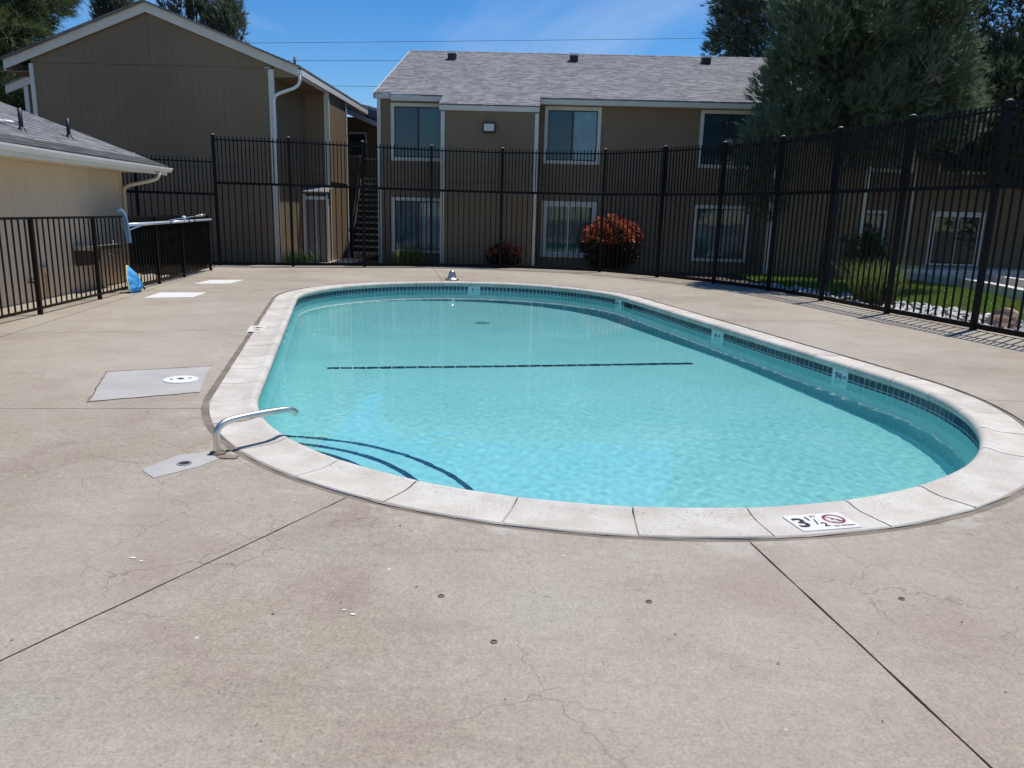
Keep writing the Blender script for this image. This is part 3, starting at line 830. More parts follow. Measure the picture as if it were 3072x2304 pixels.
# ------------------------------------------------------------------ buildings
TH = R(-1.5)
UX = Vector((math.cos(TH), math.sin(TH), 0)); WY = Vector((-math.sin(TH), math.cos(TH), 0))
GROOVE = 0.203
def siding(parent, mat, a, b, z0, ztop, normal, pos, name='siding_panel', pw=1.22):
    """grooved siding sheets. axis 'u' or 'w': the wall runs from a to b along it; pos is the other coordinate; normal -1/+1; ztop value or function."""
    axis, fixed = pos
    zt = ztop if callable(ztop) else (lambda q: ztop)
    x = a
    while x < b-0.01:
        x1 = min(x+pw, b)
        b_ = MB(); cuts = [x+0.0015]
        g = x+GROOVE
        prof_ = []
        segs = []
        p0 = x+0.0015
        while g < x1-0.05:
            segs.append((p0, g-0.003)); p0 = g+0.003; g += GROOVE
        segs.append((p0, x1-0.0015))
        def P(q, d, z):
            return (q, fixed+normal*d, z) if axis == 'u' else (fixed+normal*d, q, z)
        T = 0.012
        for i, (q0, q1) in enumerate(segs):
            qm = None
            tops = (zt(q0), zt(q1))
            b_.quad(P(q0, T, z0), P(q1, T, z0), P(q1, T, tops[1]), P(q0, T, tops[0]))
            if i < len(segs)-1:
                n0 = segs[i+1][0]; t2 = zt(n0)
                b_.quad(P(q1, T, z0), P(q1, 0.0085, z0), P(q1, 0.0085, tops[1]), P(q1, T, tops[1]))
                b_.quad(P(q1, 0.0085, z0), P(n0, 0.0085, z0), P(n0, 0.0085, t2), P(q1, 0.0085, tops[1]))
                b_.quad(P(n0, 0.0085, z0), P(n0, T, z0), P(n0, T, t2), P(n0, 0.0085, t2))
        q0, q1 = segs[0][0], segs[-1][1]
        b_.quad(P(q0, 0, z0), P(q0, T, z0), P(q0, T, zt(q0)), P(q0, 0, zt(q0)))
        b_.quad(P(q1, T, z0), P(q1, 0, z0), P(q1, 0, zt(q1)), P(q1, T, zt(q1)))
        b_.quad(P(q0, 0, z0), P(q1, 0, z0), P(q1, T, z0), P(q0, T, z0))
        me = b_.mesh(name, mat)
        bm = bmesh.new(); bm.from_mesh(me); bmesh.ops.remove_doubles(bm, verts=bm.verts, dist=1e-5); bmesh.ops.recalc_face_normals(bm, faces=bm.faces); bm.to_mesh(me); bm.free()
        link(name, me, parent)
        x = x1

def window(parent, u0, u1, z0, z1, D, left='dim', right='dim', mull=0.5, sash='sash', casing=0.10, name='window', door=False):
    """casing outside size u0..u1, z0..z1 on a wall facing -W at depth D."""
    w = MB(); y0, y1 = D-0.052, D-0.012
    w.box(u0, u0+casing, y0, y1, z0, z1).box(u1-casing, u1, y0, y1, z0, z1)
    w.box(u0+casing, u1-casing, y0+0.001, y1, z1-casing, z1)
    if not door: w.box(u0+casing, u1-casing, y0+0.001, y1, z0, z0+casing)
    wo = w.build(name, MT['trim'], parent)
    a0, a1, c0, c1 = u0+casing, u1-casing, z0+(casing if not door else 0.02), z1-casing
    um = a0+(a1-a0)*mull
    t_ = 0.030 if sash == 'sash' else 0.055
    s = MB(); sy0, sy1 = D-0.040, D-0.014
    s.box(a0, a0+t_, sy0, sy1, c0, c1).box(a1-t_, a1, sy0, sy1, c0, c1).box(a0+t_, a1-t_, sy0, sy1, c1-t_, c1).box(a0+t_, a1-t_, sy0, sy1, c0, c0+t_)
    s.box(um-0.028, um+0.028, sy0-0.004, sy1, c0+t_, c1-t_)
    s.build('sash', MT[sash], wo)
    for (g0, g1, kind) in ((a0+t_, um-0.028, left), (um+0.028, a1-t_, right)):
        p = MB(); p.box(g0, g1, D-0.030, D-0.026, c0+t_, c1-t_); p.build('pane', MT['glass'], wo)
        mname = {'dim': 'blind_dim', 'green': 'blind_green', 'pale': 'curtain', 'mid': 'curtain_mid', 'dark': 'roomdark'}[kind]
        q = MB()
        if kind in ('pale', 'mid'):
            nn_ = max(6, int((g1-g0)/0.035)); pts = []
            for k in range(nn_+1):
                uu = g0+(g1-g0)*k/nn_; pts.append((uu, D-0.0185+0.004*math.sin(k*2.1+rnd.random())))
            for k in range(nn_):
                q.quad((pts[k][0], pts[k][1], c0+t_), (pts[k+1][0], pts[k+1][1], c0+t_), (pts[k+1][0], pts[k+1][1], c1-t_), (pts[k][0], pts[k][1], c1-t_))
            q.build('curtain', MT[mname], wo, smooth=True)
        elif kind in ('dim', 'green'):
            k = c0+t_
            while k < c1-t_-0.03:
                q.quad((g0, D-0.016, k), (g1, D-0.016, k), (g1, D-0.020, k+0.043), (g0, D-0.020, k+0.043)); k += 0.045
            q.build('blind', MT[mname], wo)
        else:
            q.box(g0, g1, D-0.018, D-0.014, c0+t_, c1-t_); q.build('backing', MT[mname], wo)
    return wo

SHW, SHE = 0.33, 0.143
def shingle_mesh(w, mat='shingle'):
    b = MB(); L = SHE*1.5; T = 0.0085
    b.v += [(-w/2, 0, 0.002), (w/2, 0, 0.002), (w/2, 0, 0.002+T), (-w/2, 0, 0.002+T), (-w/2, L, 0.001), (w/2, L, 0.001), (w/2, L, 0.003), (-w/2, L, 0.003)]
    b.f += [(0, 1, 2, 3), (3, 2, 6, 7), (0, 3, 7, 4), (1, 5, 6, 2)]
    return b.mesh('shingle', MT[mat])
SH_MESH = [shingle_mesh(SHW*k-0.004) for k in (0.6, 0.8, 1.0)]
SH_DARK = [shingle_mesh(SHW*k-0.004, 'shingle_dirty') for k in (0.6, 0.8, 1.0)]
SH_W = [SHW*0.6, SHW*0.8, SHW]
def shingles(parent, origin, along, up, length_rows, n_obj, seed=1, dirty=0, score=None):
    """length_rows(row) -> (a0, a1) extent along the eave. up is the unit vector up the slope, along the unit vector along the eave."""
    rr = random.Random(seed)
    along = Vector(along).normalized(); up = Vector(up).normalized(); nrm = along.cross(up).normalized()
    mat3 = Matrix((along, up, nrm)).transposed()
    eul = mat3.to_euler()
    items = []
    row = 0
    while True:
        ext = length_rows(row)
        if ext is None: break
        for a0, a1 in ext:
            a = a0
            while a < a1-0.004:
                k = rr.choice((0, 1, 1, 2, 2)); w = min(SH_W[k], a1-a)
                if a == a0: w *= rr.uniform(0.35, 1.0)
                items.append((row, a+w/2, k, rr.uniform(0, 0.002)+(0.003 if rr.random() < 0.35 else 0), rr.uniform(-0.008, 0.008), w/SH_W[k]))
                a += w
        row += 1
    items.sort(key=(lambda it: score(it)) if score else (lambda it: it[0]))
    rest_v, rest_f = [], []
    base = [np.array([v.co for v in m.vertices]) for m in SH_MESH]
    fidx = [list(p.vertices) for p in SH_MESH[0].polygons]
    m3 = np.array(mat3)
    for i, (r_, c, k, lift, ds, sx) in enumerate(items):
        p = Vector(origin)+along*c+up*(r_*SHE+ds)+nrm*lift
        if i < n_obj:
            link('shingle', (SH_DARK if r_ < dirty else SH_MESH)[k], parent, p, eul).scale = (sx, 1, 1)
        else:
            nb_ = len(rest_v)*8
            rest_v.append((base[k]*np.array([sx, 1, 1])) @ m3.T + np.array(p))
            rest_f += [[q+nb_ for q in f] for f in fidx]
    if rest_v:
        link('shingles', mesh_np('shingles', np.concatenate(rest_v), np.array(rest_f), MT['shingle']), parent, kind='stuff')

# ---- two-storey apartment house behind the far fence
O1 = (-4.75, 23.2)
apt = empty('apartment_house', UX*O1[0]+WY*O1[1]+Vector((0, 0, -0.22)), TH,
            label='long two storey brown apartment house with grey shingle roof behind the far fence', cat='apartment house')
class Off:
    """shift absolute (u, D, z) meshes into the local frame of an Empty."""
    def __init__(self, root, o, z): self.root, self.d = root, Vector((-o[0], -o[1], -z))
def rebase(root, o, z):
    for ch in list(C.objects):
        if ch.parent == root: ch.location = Vector(ch.location)+Vector((-o[0], -o[1], -z))
Zb = -0.22; ZE = 4.62; DM, DP = 23.2, 22.05
P1, P2 = (-2.72, -0.06), (6.55, 9.16)
END = 21.0
SEAM = 2.33
def wall_run(a, b, D):
    for z0, z1 in ((Zb, SEAM-0.004), (SEAM+0.004, ZE+0.08)):
        siding(apt, MT['siding'], a, b, z0, z1, -1, ('u', D))
wall_run(-4.75, P1[0], DM); wall_run(P1[1], P2[0], DM); wall_run(P2[1], END, DM)
ZP = 4.24
for (a, b) in (P1, P2):
    for z0, z1 in ((Zb, SEAM-0.004), (SEAM+0.004, ZP)):
        siding(apt, MT['siding'], a, b, z0, z1, -1, ('u', DP))
        siding(apt, MT['siding'], DP, DM, z0, z1+0.1, -1, ('w', a))
        siding(apt, MT['siding'], DP, DM, z0, z1+0.1, +1, ('w', b))
siding(apt, MT['siding'], DM, 36.2, Zb, SEAM-0.004, -1, ('w', -4.75)); siding(apt, MT['siding'], DM, 36.2, SEAM+0.004, 4.9, -1, ('w', -4.75))
b = MB(); b.box(-4.73, END, DM+0.005, 36.2, Zb, 4.7); b.box(P1[0]+0.01, P1[1]-0.01, DP+0.01, DM+0.001, Zb, 4.2); b.box(P2[0]+0.01, P2[1]-0.01, DP+0.01, DM+0.002, Zb, 4.2)
b.build('wall_core', MT['roomdark'], apt)
def trim(u0, u1, D, z0, z1, dep=0.03, name='trim_board', mat='trim', par=None):
    b = MB(); b.box(u0, u1, D-0.012-dep, D+0.02, z0, z1); return b.build(name, MT[mat], par or apt)
trim(-4.765, -4.665, DM, Zb, 4.75)
for (a, b) in (P1, P2):
    trim(a-0.03, a+0.075, DP, Zb, 4.20); trim(b-0.075, b+0.03, DP, Zb, 4.20)
# roof
SL = 0.369
def rz(D): return 4.735+SL*(D-22.9)
RD = 29.6
secs = [(-4.83, -4.33, 23.12), (-4.33, -2.80, 22.93), (-2.80, -0.01, 21.98), (-0.01, 6.48, 22.90), (6.48, 9.23, 21.98), (9.23, END+0.3, 22.90)]
b = MB()
for a, c, D0 in secs:
    b.hexa([(a, D0, rz(D0)-0.025), (c, D0, rz(D0)-0.025), (c, RD, rz(RD)-0.025), (a, RD, rz(RD)-0.025), (a, D0, rz(D0)), (c, D0, rz(D0)), (c, RD, rz(RD)), (a, RD, rz(RD))])
b.hexa([(-4.83, RD+0.001, rz(RD)-0.025), (END+0.3, RD+0.001, rz(RD)-0.025), (END+0.3, 36.6, rz(RD)-SL*7-0.025), (-4.83, 36.6, rz(RD)-SL*7-0.025),
        (-4.83, RD+0.001, rz(RD)), (END+0.3, RD+0.001, rz(RD)), (END+0.3, 36.6, rz(RD)-SL*7), (-4.83, 36.6, rz(RD)-SL*7)])
roof = b.build('roof', MT['shingle'], apt)
for a, c, D0 in secs:
    h = 0.135
    b = MB(); b.box(a+0.012, c-0.012, D0+0.006, D0+0.045, rz(D0)-0.028-h, rz(D0)-0.03)
    b.build('fascia', MT['trim'], apt)
    if D0 > 22.5:
        b = MB(); b.box(a+0.02, c-0.02, D0+0.046, DM-0.013, rz(D0)-0.028-h+0.005, rz(D0)-0.028-h+0.02); b.build('soffit', MT['trim'], apt)
for a, c, D0 in secs:   # cheeks where the eave steps forward
    if D0 < 22:
        for uu, s_ in ((a, 1), (c, -1)):
            b = MB(); b.hexa([(uu+s_*0.004, D0+0.006, rz(D0)-0.165), (uu+s_*0.022, D0+0.006, rz(D0)-0.165), (uu+s_*0.022, DM, rz(DM)-0.165), (uu+s_*0.004, DM, rz(DM)-0.165),
                              (uu+s_*0.004, D0+0.006, rz(D0)-0.03), (uu+s_*0.022, D0+0.006, rz(D0)-0.03), (uu+s_*0.022, DM, rz(DM)-0.03), (uu+s_*0.004, DM, rz(DM)-0.03)])
            b.build('fascia', MT['trim'], apt)
b = MB(); b.hexa([(-4.86, 23.1, rz(23.1)-0.17), (-4.835, 23.1, rz(23.1)-0.17), (-4.835, RD, rz(RD)-0.17), (-4.86, RD, rz(RD)-0.17), (-4.86, 23.1, rz(23.1)+0.005), (-4.835, 23.1, rz(23.1)+0.005), (-4.835, RD, rz(RD)+0.005), (-4.86, RD, rz(RD)+0.005)])
b.build('rake_board', MT['trim'], apt)
cs = 1/math.sqrt(1+SL*SL)
def main_rows(row):
    D = 21.98 + row*SHE*cs
    if D > RD-0.05: return None
    return [(a, c) for a, c, D0 in secs if D >= D0-0.03]
shingles(roof, (0, 21.965, rz(21.965)+0.001), (1, 0, 0), (0, cs, SL*cs), main_rows, 300, 5, score=lambda it: (it[0] // 2, abs(it[1]-0.5)) if -4.9 < it[1] < 8.5 else (1000+it[0], 0))
b = MB()
for k in range(80):
    a = -4.83+k*0.32; b.hexa([(a, RD-0.15, rz(RD-0.15)+0.012), (a+0.33, RD-0.15, rz(RD-0.15)+0.02), (a+0.33, RD, rz(RD)+0.022), (a, RD, rz(RD)+0.014), (a, RD-0.15, rz(RD-0.15)+0.02), (a+0.33, RD-0.15, rz(RD-0.15)+0.028), (a+0.33, RD, rz(RD)+0.03), (a, RD, rz(RD)+0.022)])
b.build('ridge_cap', MT['shingle'], roof)
for uu, D in ((-3.13, 28.16), (1.11, 28.28), (5.71, 28.38)):
    z = rz(D)
    b = MB(); b.hexa([(uu-0.14, D-0.17, z-0.04), (uu+0.14, D-0.17, z-0.04), (uu+0.14, D+0.17, z+0.05), (uu-0.14, D+0.17, z+0.05), (uu-0.14, D-0.17, z+0.17), (uu+0.14, D-0.17, z+0.17), (uu+0.14, D+0.17, z+0.21), (uu-0.14, D+0.17, z+0.21)])
    v = b.build('roof_vent', MT['pvc'], roof)
    b = MB(); b.hexa([(uu-0.16, D-0.19, z+0.172), (uu+0.16, D-0.19, z+0.172), (uu+0.16, D+0.18, z+0.212), (uu-0.16, D+0.18, z+0.212), (uu-0.16, D-0.19, z+0.235), (uu+0.16, D-0.19, z+0.235), (uu+0.16, D+0.18, z+0.275), (uu-0.16, D+0.18, z+0.275)])
    b.build('vent_cap', MT['white'], roof)
# windows
window(apt, -4.36, -2.745, 2.93, 4.55, DM, 'dim', 'green')
window(apt, -4.36, -2.745, 0.25, 1.88, DM, 'mid', 'pale')
window(apt, 0.14, 1.78, 2.95, 4.55, DM, 'dim', 'pale', 0.5)
window(apt, 0.14, 1.77, 0.24, 1.885, DM, 'green', 'green', 0.5, 'sash_white')
window(apt, 4.64, 6.28, 2.94, 4.55, DM, 'dim', 'dim', 0.5)
window(apt, 4.64, 6.28, 0.24, 1.885, DM, 'mid', 'mid', 0.5)
window(apt, 9.28, 10.33, 0.24, 1.865, DM, 'dim', 'mid', 0.55)
window(apt, 9.28, 10.90, 2.95, 4.55, DM, 'dim', 'dim')
window(apt, 11.60, 13.15, 0.30, 1.88, DM, 'dark', 'dark', 0.5, 'sash_white', 0.09, 'sliding_door', True)
window(apt, 11.60, 13.15, 2.95, 4.55, DM, 'dim', 'dim')
window(apt, 14.6, 16.2, 0.24, 1.88, DM, 'dim', 'dim')
b = MB(); b.tube([(10.95, DM-0.06, 4.6), (10.95, DM-0.06, -0.1)], 0.03, 8); b.build('downspout', MT['trim'], apt, smooth=True)
rebase(apt, O1, Zb)

# wall lamp on the projecting bay
lampc = UX*(-1.40)+WY*(DP-0.013)+Vector((0, 0, 3.80))
wl_ = empty('wall_lamp', lampc, TH, label='dark boxed wall lamp with pale lens high on the brown bay', cat='wall lamp')
b = MB(); b.box(-0.175, 0.175, -0.15, 0.0, -0.14, 0.13); b.build('housing', MT['bronze'], wl_, bevel=0.012)
b = MB(); b.hexa([(-0.14, -0.16, -0.10), (0.14, -0.16, -0.10), (0.14, -0.12, -0.10), (-0.14, -0.12, -0.10), (-0.14, -0.156, 0.085), (0.14, -0.156, 0.085), (0.14, -0.12, 0.085), (-0.14, -0.12, 0.085)])
b.build('lens', MT['lamplens'], wl_)

# ---- gabled house on the left
O2 = (-7.0, 20.8)
gab = empty('gable_house', UX*O2[0]+WY*O2[1]+Vector((0, 0, -0.18)), TH, label='brown two storey gable end house with pale rake boards on the left', cat='apartment house')
Zg = -0.18; PK, PZ, GS = -10.215, 6.30, 0.378
def gz(u): return PZ - GS*abs(u-PK)
def gsid(a, b, z0, z1f): siding(gab, MT['siding'], a, b, z0, z1f, -1, ('u', 20.8))
for z0, z1 in ((Zg, 2.472), (2.480, 5.02)):
    gsid(-13.40, -7.0, z0, z1)
# gable top, clipped to the rakes
siding(gab, MT['siding'], -13.40, PK, 5.028, lambda u: max(5.03, gz(u)+0.02), -1, ('u', 20.8), pw=1.06)
siding(gab, MT['siding'], PK, -7.0, 5.028, lambda u: max(5.03, gz(u)+0.02), -1, ('u', 20.8), pw=1.06)
b = MB(); b.box(-13.38, -7.02, 20.806, 28.5, Zg, 4.95); b.v += []; b.build('wall_core', MT['roomdark'], gab)
b = MB(); b.hexa([(-13.36, 20.81, 4.952), (-7.04, 20.81, 4.952), (-7.04, 28.4, 4.952), (-13.36, 28.4, 4.952), (PK-0.02, 20.81, PZ-0.05), (PK+0.02, 20.81, PZ-0.05), (PK+0.02, 28.4, PZ-0.05), (PK-0.02, 28.4, PZ-0.05)])
b.build('attic_core', MT['roomdark'], gab)
siding(gab, MT['siding'], 20.8, 28.5, Zg, 2.472, +1, ('w', -7.0)); siding(gab, MT['siding'], 20.8, 28.5, 2.48, 4.95, +1, ('w', -7.0))
siding(gab, MT['siding'], -7.0, -6.3, Zg, 2.472, -1, ('u', 23.5)); siding(gab, MT['siding'], -7.0, -6.3, 2.48, 4.86, -1, ('u', 23.5))
siding(gab, MT['siding'], 23.5, 25.65, Zg, 2.31, +1, ('w', -6.3)); siding(gab, MT['siding'], 23.5, 25.65, 2.33, 4.86, +1, ('w', -6.3))
b = MB(); b.box(-7.0, -6.31, 23.51, 25.64, Zg, 4.86); b.build('bay_core', MT['roomdark'], gab)
def gbox(name, x0, x1, y0, y1, z0, z1, mat='trim'):
    b = MB(); b.box(x0, x1, y0, y1, z0, z1); return b.build(name, MT[mat], gab)
gbox('trim_board', -13.44, -13.33, 20.755, 20.83, Zg, 5.0)
gbox('trim_board', -7.11, -6.965, 20.755, 20.83, Zg, 4.98)
gbox('trim_board', -6.41, -6.265, 23.455, 23.53, Zg, 4.86)
gbox('trim_board', -6.30, -6.262, 25.58, 25.68, Zg, 4.84)
gbox('trim_board', -6.287, -6.262, 23.55, 25.58, 2.29, 2.36, 'siding')
# rake boards
def rake(u0, u1, D, dz=0.245, th_=0.045, z_f=gz, off=-0.005):
    b = MB(); z0, z1 = z_f(u0)+off, z_f(u1)+off
    b.hexa([(u0, D-th_, z0), (u1, D-th_, z1), (u1, D, z1), (u0, D, z0), (u0, D-th_, z0+dz), (u1, D-th_, z1+dz), (u1, D, z1+dz), (u0, D, z0+dz)])
    return b.build('rake_board', MT['trim'], gab)
rake(-14.08, PK-0.001, 20.75); rake(PK+0.001, -6.30, 20.75)
for ua, ub in ((-6.965, -6.325),):
    b = MB(); zs_ = gz(-6.3)-0.02 if ua > -10 else gz(-14.06)-0.03
    b.hexa([(min(ua, ub), 20.758, zs_), (max(ua, ub), 20.758, zs_), (max(ua, ub), 20.80, zs_), (min(ua, ub), 20.80, zs_), (min(ua, ub), 20.758, gz(min(ua, ub))+0.1), (max(ua, ub), 20.758, gz(max(ua, ub))+0.1), (max(ua, ub), 20.80, gz(max(ua, ub))+0.1), (min(ua, ub), 20.80, gz(min(ua, ub))+0.1)])
    b.build('eave_return', MT['siding'], gab)
# roof planes over the gable house
RT = 0.255
for s_, ue in ((-1, -14.12), (1, -6.22)):
    b = MB(); ze = gz(ue)+RT; zp = PZ+RT
    pts = [(ue, 20.62, ze-0.03), (PK, 20.62, zp-0.03), (PK, 28.7, zp-0.03), (ue, 28.7, ze-0.03), (ue, 20.62, ze), (PK, 20.62, zp), (PK, 28.7, zp), (ue, 28.7, ze)]
    if s_ > 0: pts = [pts[i] for i in (1, 0, 3, 2, 5, 4, 7, 6)]
    b.hexa(pts); rf = b.build('roof', MT['shingle'], gab)
    # shingle courses: thin steps that show along the rake edge
    b = MB(); L = abs(ue-PK); k = 0
    while k*0.135 < L:
        u_a = ue - s_*k*0.135; u_b = ue - s_*min(L, (k+1.25)*0.135)
        b.hexa([(u_a, 20.605, gz(u_a)+RT+0.002), (u_b, 20.605, gz(u_b)+RT+0.001), (u_b, 28.7, gz(u_b)+RT+0.001), (u_a, 28.7, gz(u_a)+RT+0.002),
                (u_a, 20.605, gz(u_a)+RT+0.018), (u_b, 20.605, gz(u_b)+RT+0.004), (u_b, 28.7, gz(u_b)+RT+0.004), (u_a, 28.7, gz(u_a)+RT+0.018)])
        k += 1
    b.build('shingle_courses', MT['shingle'], rf, kind='stuff')
# eave on the right side: gutter, fascia and dark soffit
ze = gz(-6.3)
gbox('fascia', -6.36, -6.32, 20.76, 28.6, ze-0.02, ze+0.19)
gbox('gutter', -6.318, -6.215, 20.70, 28.62, ze+0.02, ze+0.16, 'white')
gbox('soffit', -6.98, -6.362, 20.756, 23.45, ze-0.03, ze-0.012, 'siding')
gbox('soffit', -14.06, -13.45, 20.756, 28.5, ze-0.03, ze-0.012, 'siding')
gbox('fascia', -14.11, -14.065, 20.76, 28.6, ze-0.02, ze+0.19)
b = MB(); b.tube([(-6.27, 20.72, ze+0.05), (-6.27, 20.72, ze-0.13), (-6.32, 20.72, ze-0.22), (-6.42, 20.72, ze-0.29), (-6.80, 20.72, ze-0.42), (-6.93, 20.715, ze-0.49), (-6.965, 20.715, ze-0.62), (-6.965, 20.715, Zg+0.1)], 0.042, 10)
b.build('downspout', MT['white'], gab, smooth=True)
b = MB(); b.tube([(-6.78, 22.0, 5.1), (-6.78, 22.0, 5.52)], 0.035, 8); b.build('vent_pipe', MT['pvc'], gab, smooth=True)
# small storage closet with a shed roof and double door
gbox('closet_wall', -6.98, -6.27, 22.93, 23.48, Zg, 1.96, 'siding')
gbox('door_trim', -6.98, -6.88, 22.86, 22.93, Zg, 1.90); gbox('door_trim', -6.255, -6.20, 22.86, 22.93, Zg, 1.90); gbox('door_trim', -6.88, -6.255, 22.862, 22.93, 1.74, 1.84, 'white')
for q0, q1 in ((-6.875, -6.572), (-6.563, -6.258)):
    dr = gbox('closet_door', q0, q1, 22.885, 22.925, Zg+0.03, 1.735, 'doorpaint')
gbox('astragal', -6.580, -6.555, 22.87, 22.885, Zg+0.03, 1.735)
b = MB(); b.tube([(-6.53, 22.87, 0.62), (-6.53, 22.83, 0.62), (-6.45, 22.83, 0.62)], 0.014, 8); b.build('door_handle', MT['chrome'], gab, smooth=True)
b = MB(); b.hexa([(-7.02, 22.75, 1.93), (-6.15, 22.75, 1.93), (-6.15, 23.49, 2.12), (-7.02, 23.49, 2.12), (-7.02, 22.75, 1.97), (-6.15, 22.75, 1.97), (-6.15, 23.49, 2.16), (-7.02, 23.49, 2.16)])
b.build('closet_roof', MT['shingle'], gab)
# lower rake of the bay on the far left side
def lz(u): return 4.98+0.378*(u+15.1)
b = MB(); b.hexa([(-15.9, 23.35, lz(-15.9)-0.10), (-15.05, 23.35, lz(-15.05)-0.10), (-15.05, 23.40, lz(-15.05)-0.10), (-15.9, 23.40, lz(-15.9)-0.10), (-15.9, 23.35, lz(-15.9)+0.13), (-15.05, 23.35, lz(-15.05)+0.13), (-15.05, 23.40, lz(-15.05)+0.13), (-15.9, 23.40, lz(-15.9)+0.13)])
b.build('rake_board', MT['trim'], gab)
b = MB(); b.hexa([(-15.93, 23.30, lz(-15.93)+0.13), (-13.4, 23.30, lz(-13.4)+0.13), (-13.4, 28.0, lz(-13.4)+0.13), (-15.93, 28.0, lz(-15.93)+0.13), (-15.93, 23.30, lz(-15.93)+0.16), (-13.4, 23.30, lz(-13.4)+0.16), (-13.4, 28.0, lz(-13.4)+0.16), (-15.93, 28.0, lz(-15.93)+0.16)])
b.build('bay_roof', MT['shingle'], gab)
gbox('bay_wall', -15.33, -13.42, 23.42, 27.8, Zg, 4.75, 'siding'); gbox('trim_board', -15.36, -15.23, 23.37, 23.43, Zg, 4.9)
rebase(gab, O2, Zg)

# ---- rear house seen through the gap, with landing and stairs
O3 = (-6.8, 30.0)
rear = empty('rear_house', UX*O3[0]+WY*O3[1]+Vector((0, 0, -0.2)), TH, label='shaded brown house with sloping pale rake boards seen in the gap between buildings', cat='apartment house')
def rbox(root, name, x0, x1, y0, y1, z0, z1, mat='trim'):
    b = MB(); b.box(x0, x1, y0, y1, z0, z1); return b.build(name, MT[mat], root)
siding(rear, MT['siding'], -9.5, -3.0, -0.2, 4.9, -1, ('u', 30.0))
rbox(rear, 'wall_core', -9.5, -3.0, 30.01, 36, -0.2, 4.9, 'roomdark')
def rrake(name, a, b_, D, z0, z1, h, mat, dep=0.05):
    b = MB(); b.hexa([(a, D-dep, z0), (b_, D-dep, z1), (b_, D, z1), (a, D, z0), (a, D-dep, z0+h), (b_, D-dep, z1+h), (b_, D, z1+h), (a, D, z0+h)]); return b.build(name, MT[mat], rear)
rrake('rake_board', -8.2, -4.9, 29.2, 5.32, 4.06, 0.17, 'trim')
rrake('roof', -8.2, -4.9, 31.0, 5.42, 4.4, 0.30, 'shingle', 1.8)
rrake('rake_board', -8.2, -4.4, 31.6, 5.55, 4.7, 0.22, 'trim')
rrake('roof', -8.2, -4.4, 36.0, 5.72, 4.87, 0.10, 'shingle', 4.4)
rbox(rear, 'door_casing', -7.25, -6.60, 29.93, 29.985, 4.28, 4.36); rbox(rear, 'door_casing', -6.62, -6.56, 29.93, 29.985, 2.62, 4.36)
rbox(rear, 'door', -7.2, -6.63, 29.95, 29.984, 2.64, 4.28, 'roomdark')
b = MB(); b.tube([(-6.5, 30.2, 5.0), (-6.5, 30.2, 5.35)], 0.03, 8)
b.tube([(-5.15, 33.0, 4.9), (-5.15, 33.0, 5.75)], 0.035, 8); b.build('vent_pipe', MT['pvc'], rear, smooth=True)
rebase(rear, O3, -0.2)

O4 = (-5.6, 25.0)
stair = empty('outdoor_stairs', UX*O4[0]+WY*O4[1]+Vector((0, 0, -0.2)), TH, label='open tread outdoor stairs rising to a landing between the two brown houses', cat='stairs')
for k in range(14):
    f = k/13; D = 25.0+3.4*f; z = 0.12+2.5*f; uu = -6.0-0.42*f
    b = MB(); b.box(uu, uu+0.92, D, D+0.27, z-0.05, z); b.build('tread', MT['concrete'], stair)
for du in (-0.04, 0.96):
    b = MB(); b.beam((-6.0+du, 25.0, 0.02), (-6.42+du, 28.45, 2.56), 0.05, 0.24); b.build('stringer', MT['iron'], stair)
    b = MB(); b.tube([(-6.0+du, 25.05, 0.0), (-6.0+du, 25.05, 0.85), (-6.42+du, 28.4, 3.3), (-6.42+du, 28.4, 2.6)], 0.016, 8); b.build('handrail', MT['iron'], stair, smooth=True)
b = MB(); b.box(-7.1, -4.4, 28.5, 29.9, 2.5, 2.64); b.build('landing', MT['concrete'], stair)
siding(stair, MT['siding'], -7.0, -6.50, 2.3, 3.36, -1, ('u', 28.5)); siding(stair, MT['siding'], -6.32, -4.6, 2.3, 3.27, -1, ('u', 28.5))
b = MB(); b.box(-6.32, -4.6, 28.45, 28.58, 3.272, 3.31); b.box(-7.0, -6.5, 28.45, 28.58, 3.362, 3.39); b.build('cap_rail', MT['trim'], stair)
b = MB(); b.box(-6.49, -6.40, 28.4, 28.5, -0.2, 2.5); b.build('post', MT['iron'], stair)
rebase(stair, O4, -0.2)
MB().prism([(-6.5, 21.5), (-4.9, 21.4), (-4.9, 30), (-7.1, 30)], -0.11, -0.09).build('walkway', MT['concrete'], kind='structure')

# ---- low tan equipment building on the left
pump = empty('equipment_building', (-7.55, 14.85, 0.0), 0.0729, label='low tan equipment building with white gutter behind the short fence', cat='building')
b = MB(); b.box(-6.0, 0.0, -12.0, 0.0, -0.05, 2.12); b.build('wall', MT['stucco'], pump)
b = MB(); b.box(0.001, 0.022, -0.10, 0.012, 0.0, 2.10); b.build('corner_board', MT['stucco'], pump)
for yy in (-1.22, -2.44, -3.66, -4.88):
    b = MB(); b.box(0.0005, 0.004, yy-0.004, yy+0.004, 0.0, 2.1); b.build('wall_seam', MT['stucco'], pump)
PS = 0.364
def pz(x): return 2.235 + PS*(0.5-x)
b = MB(); b.hexa([(-4.2, -12, pz(-4.2)-0.03), (0.5, -12, pz(0.5)-0.03), (0.5, 1.05, pz(0.5)-0.03), (-4.2, 1.05, pz(-4.2)-0.03), (-4.2, -12, pz(-4.2)), (0.5, -12, pz(0.5)), (0.5, 1.05, pz(0.5)), (-4.2, 1.05, pz(-4.2))])
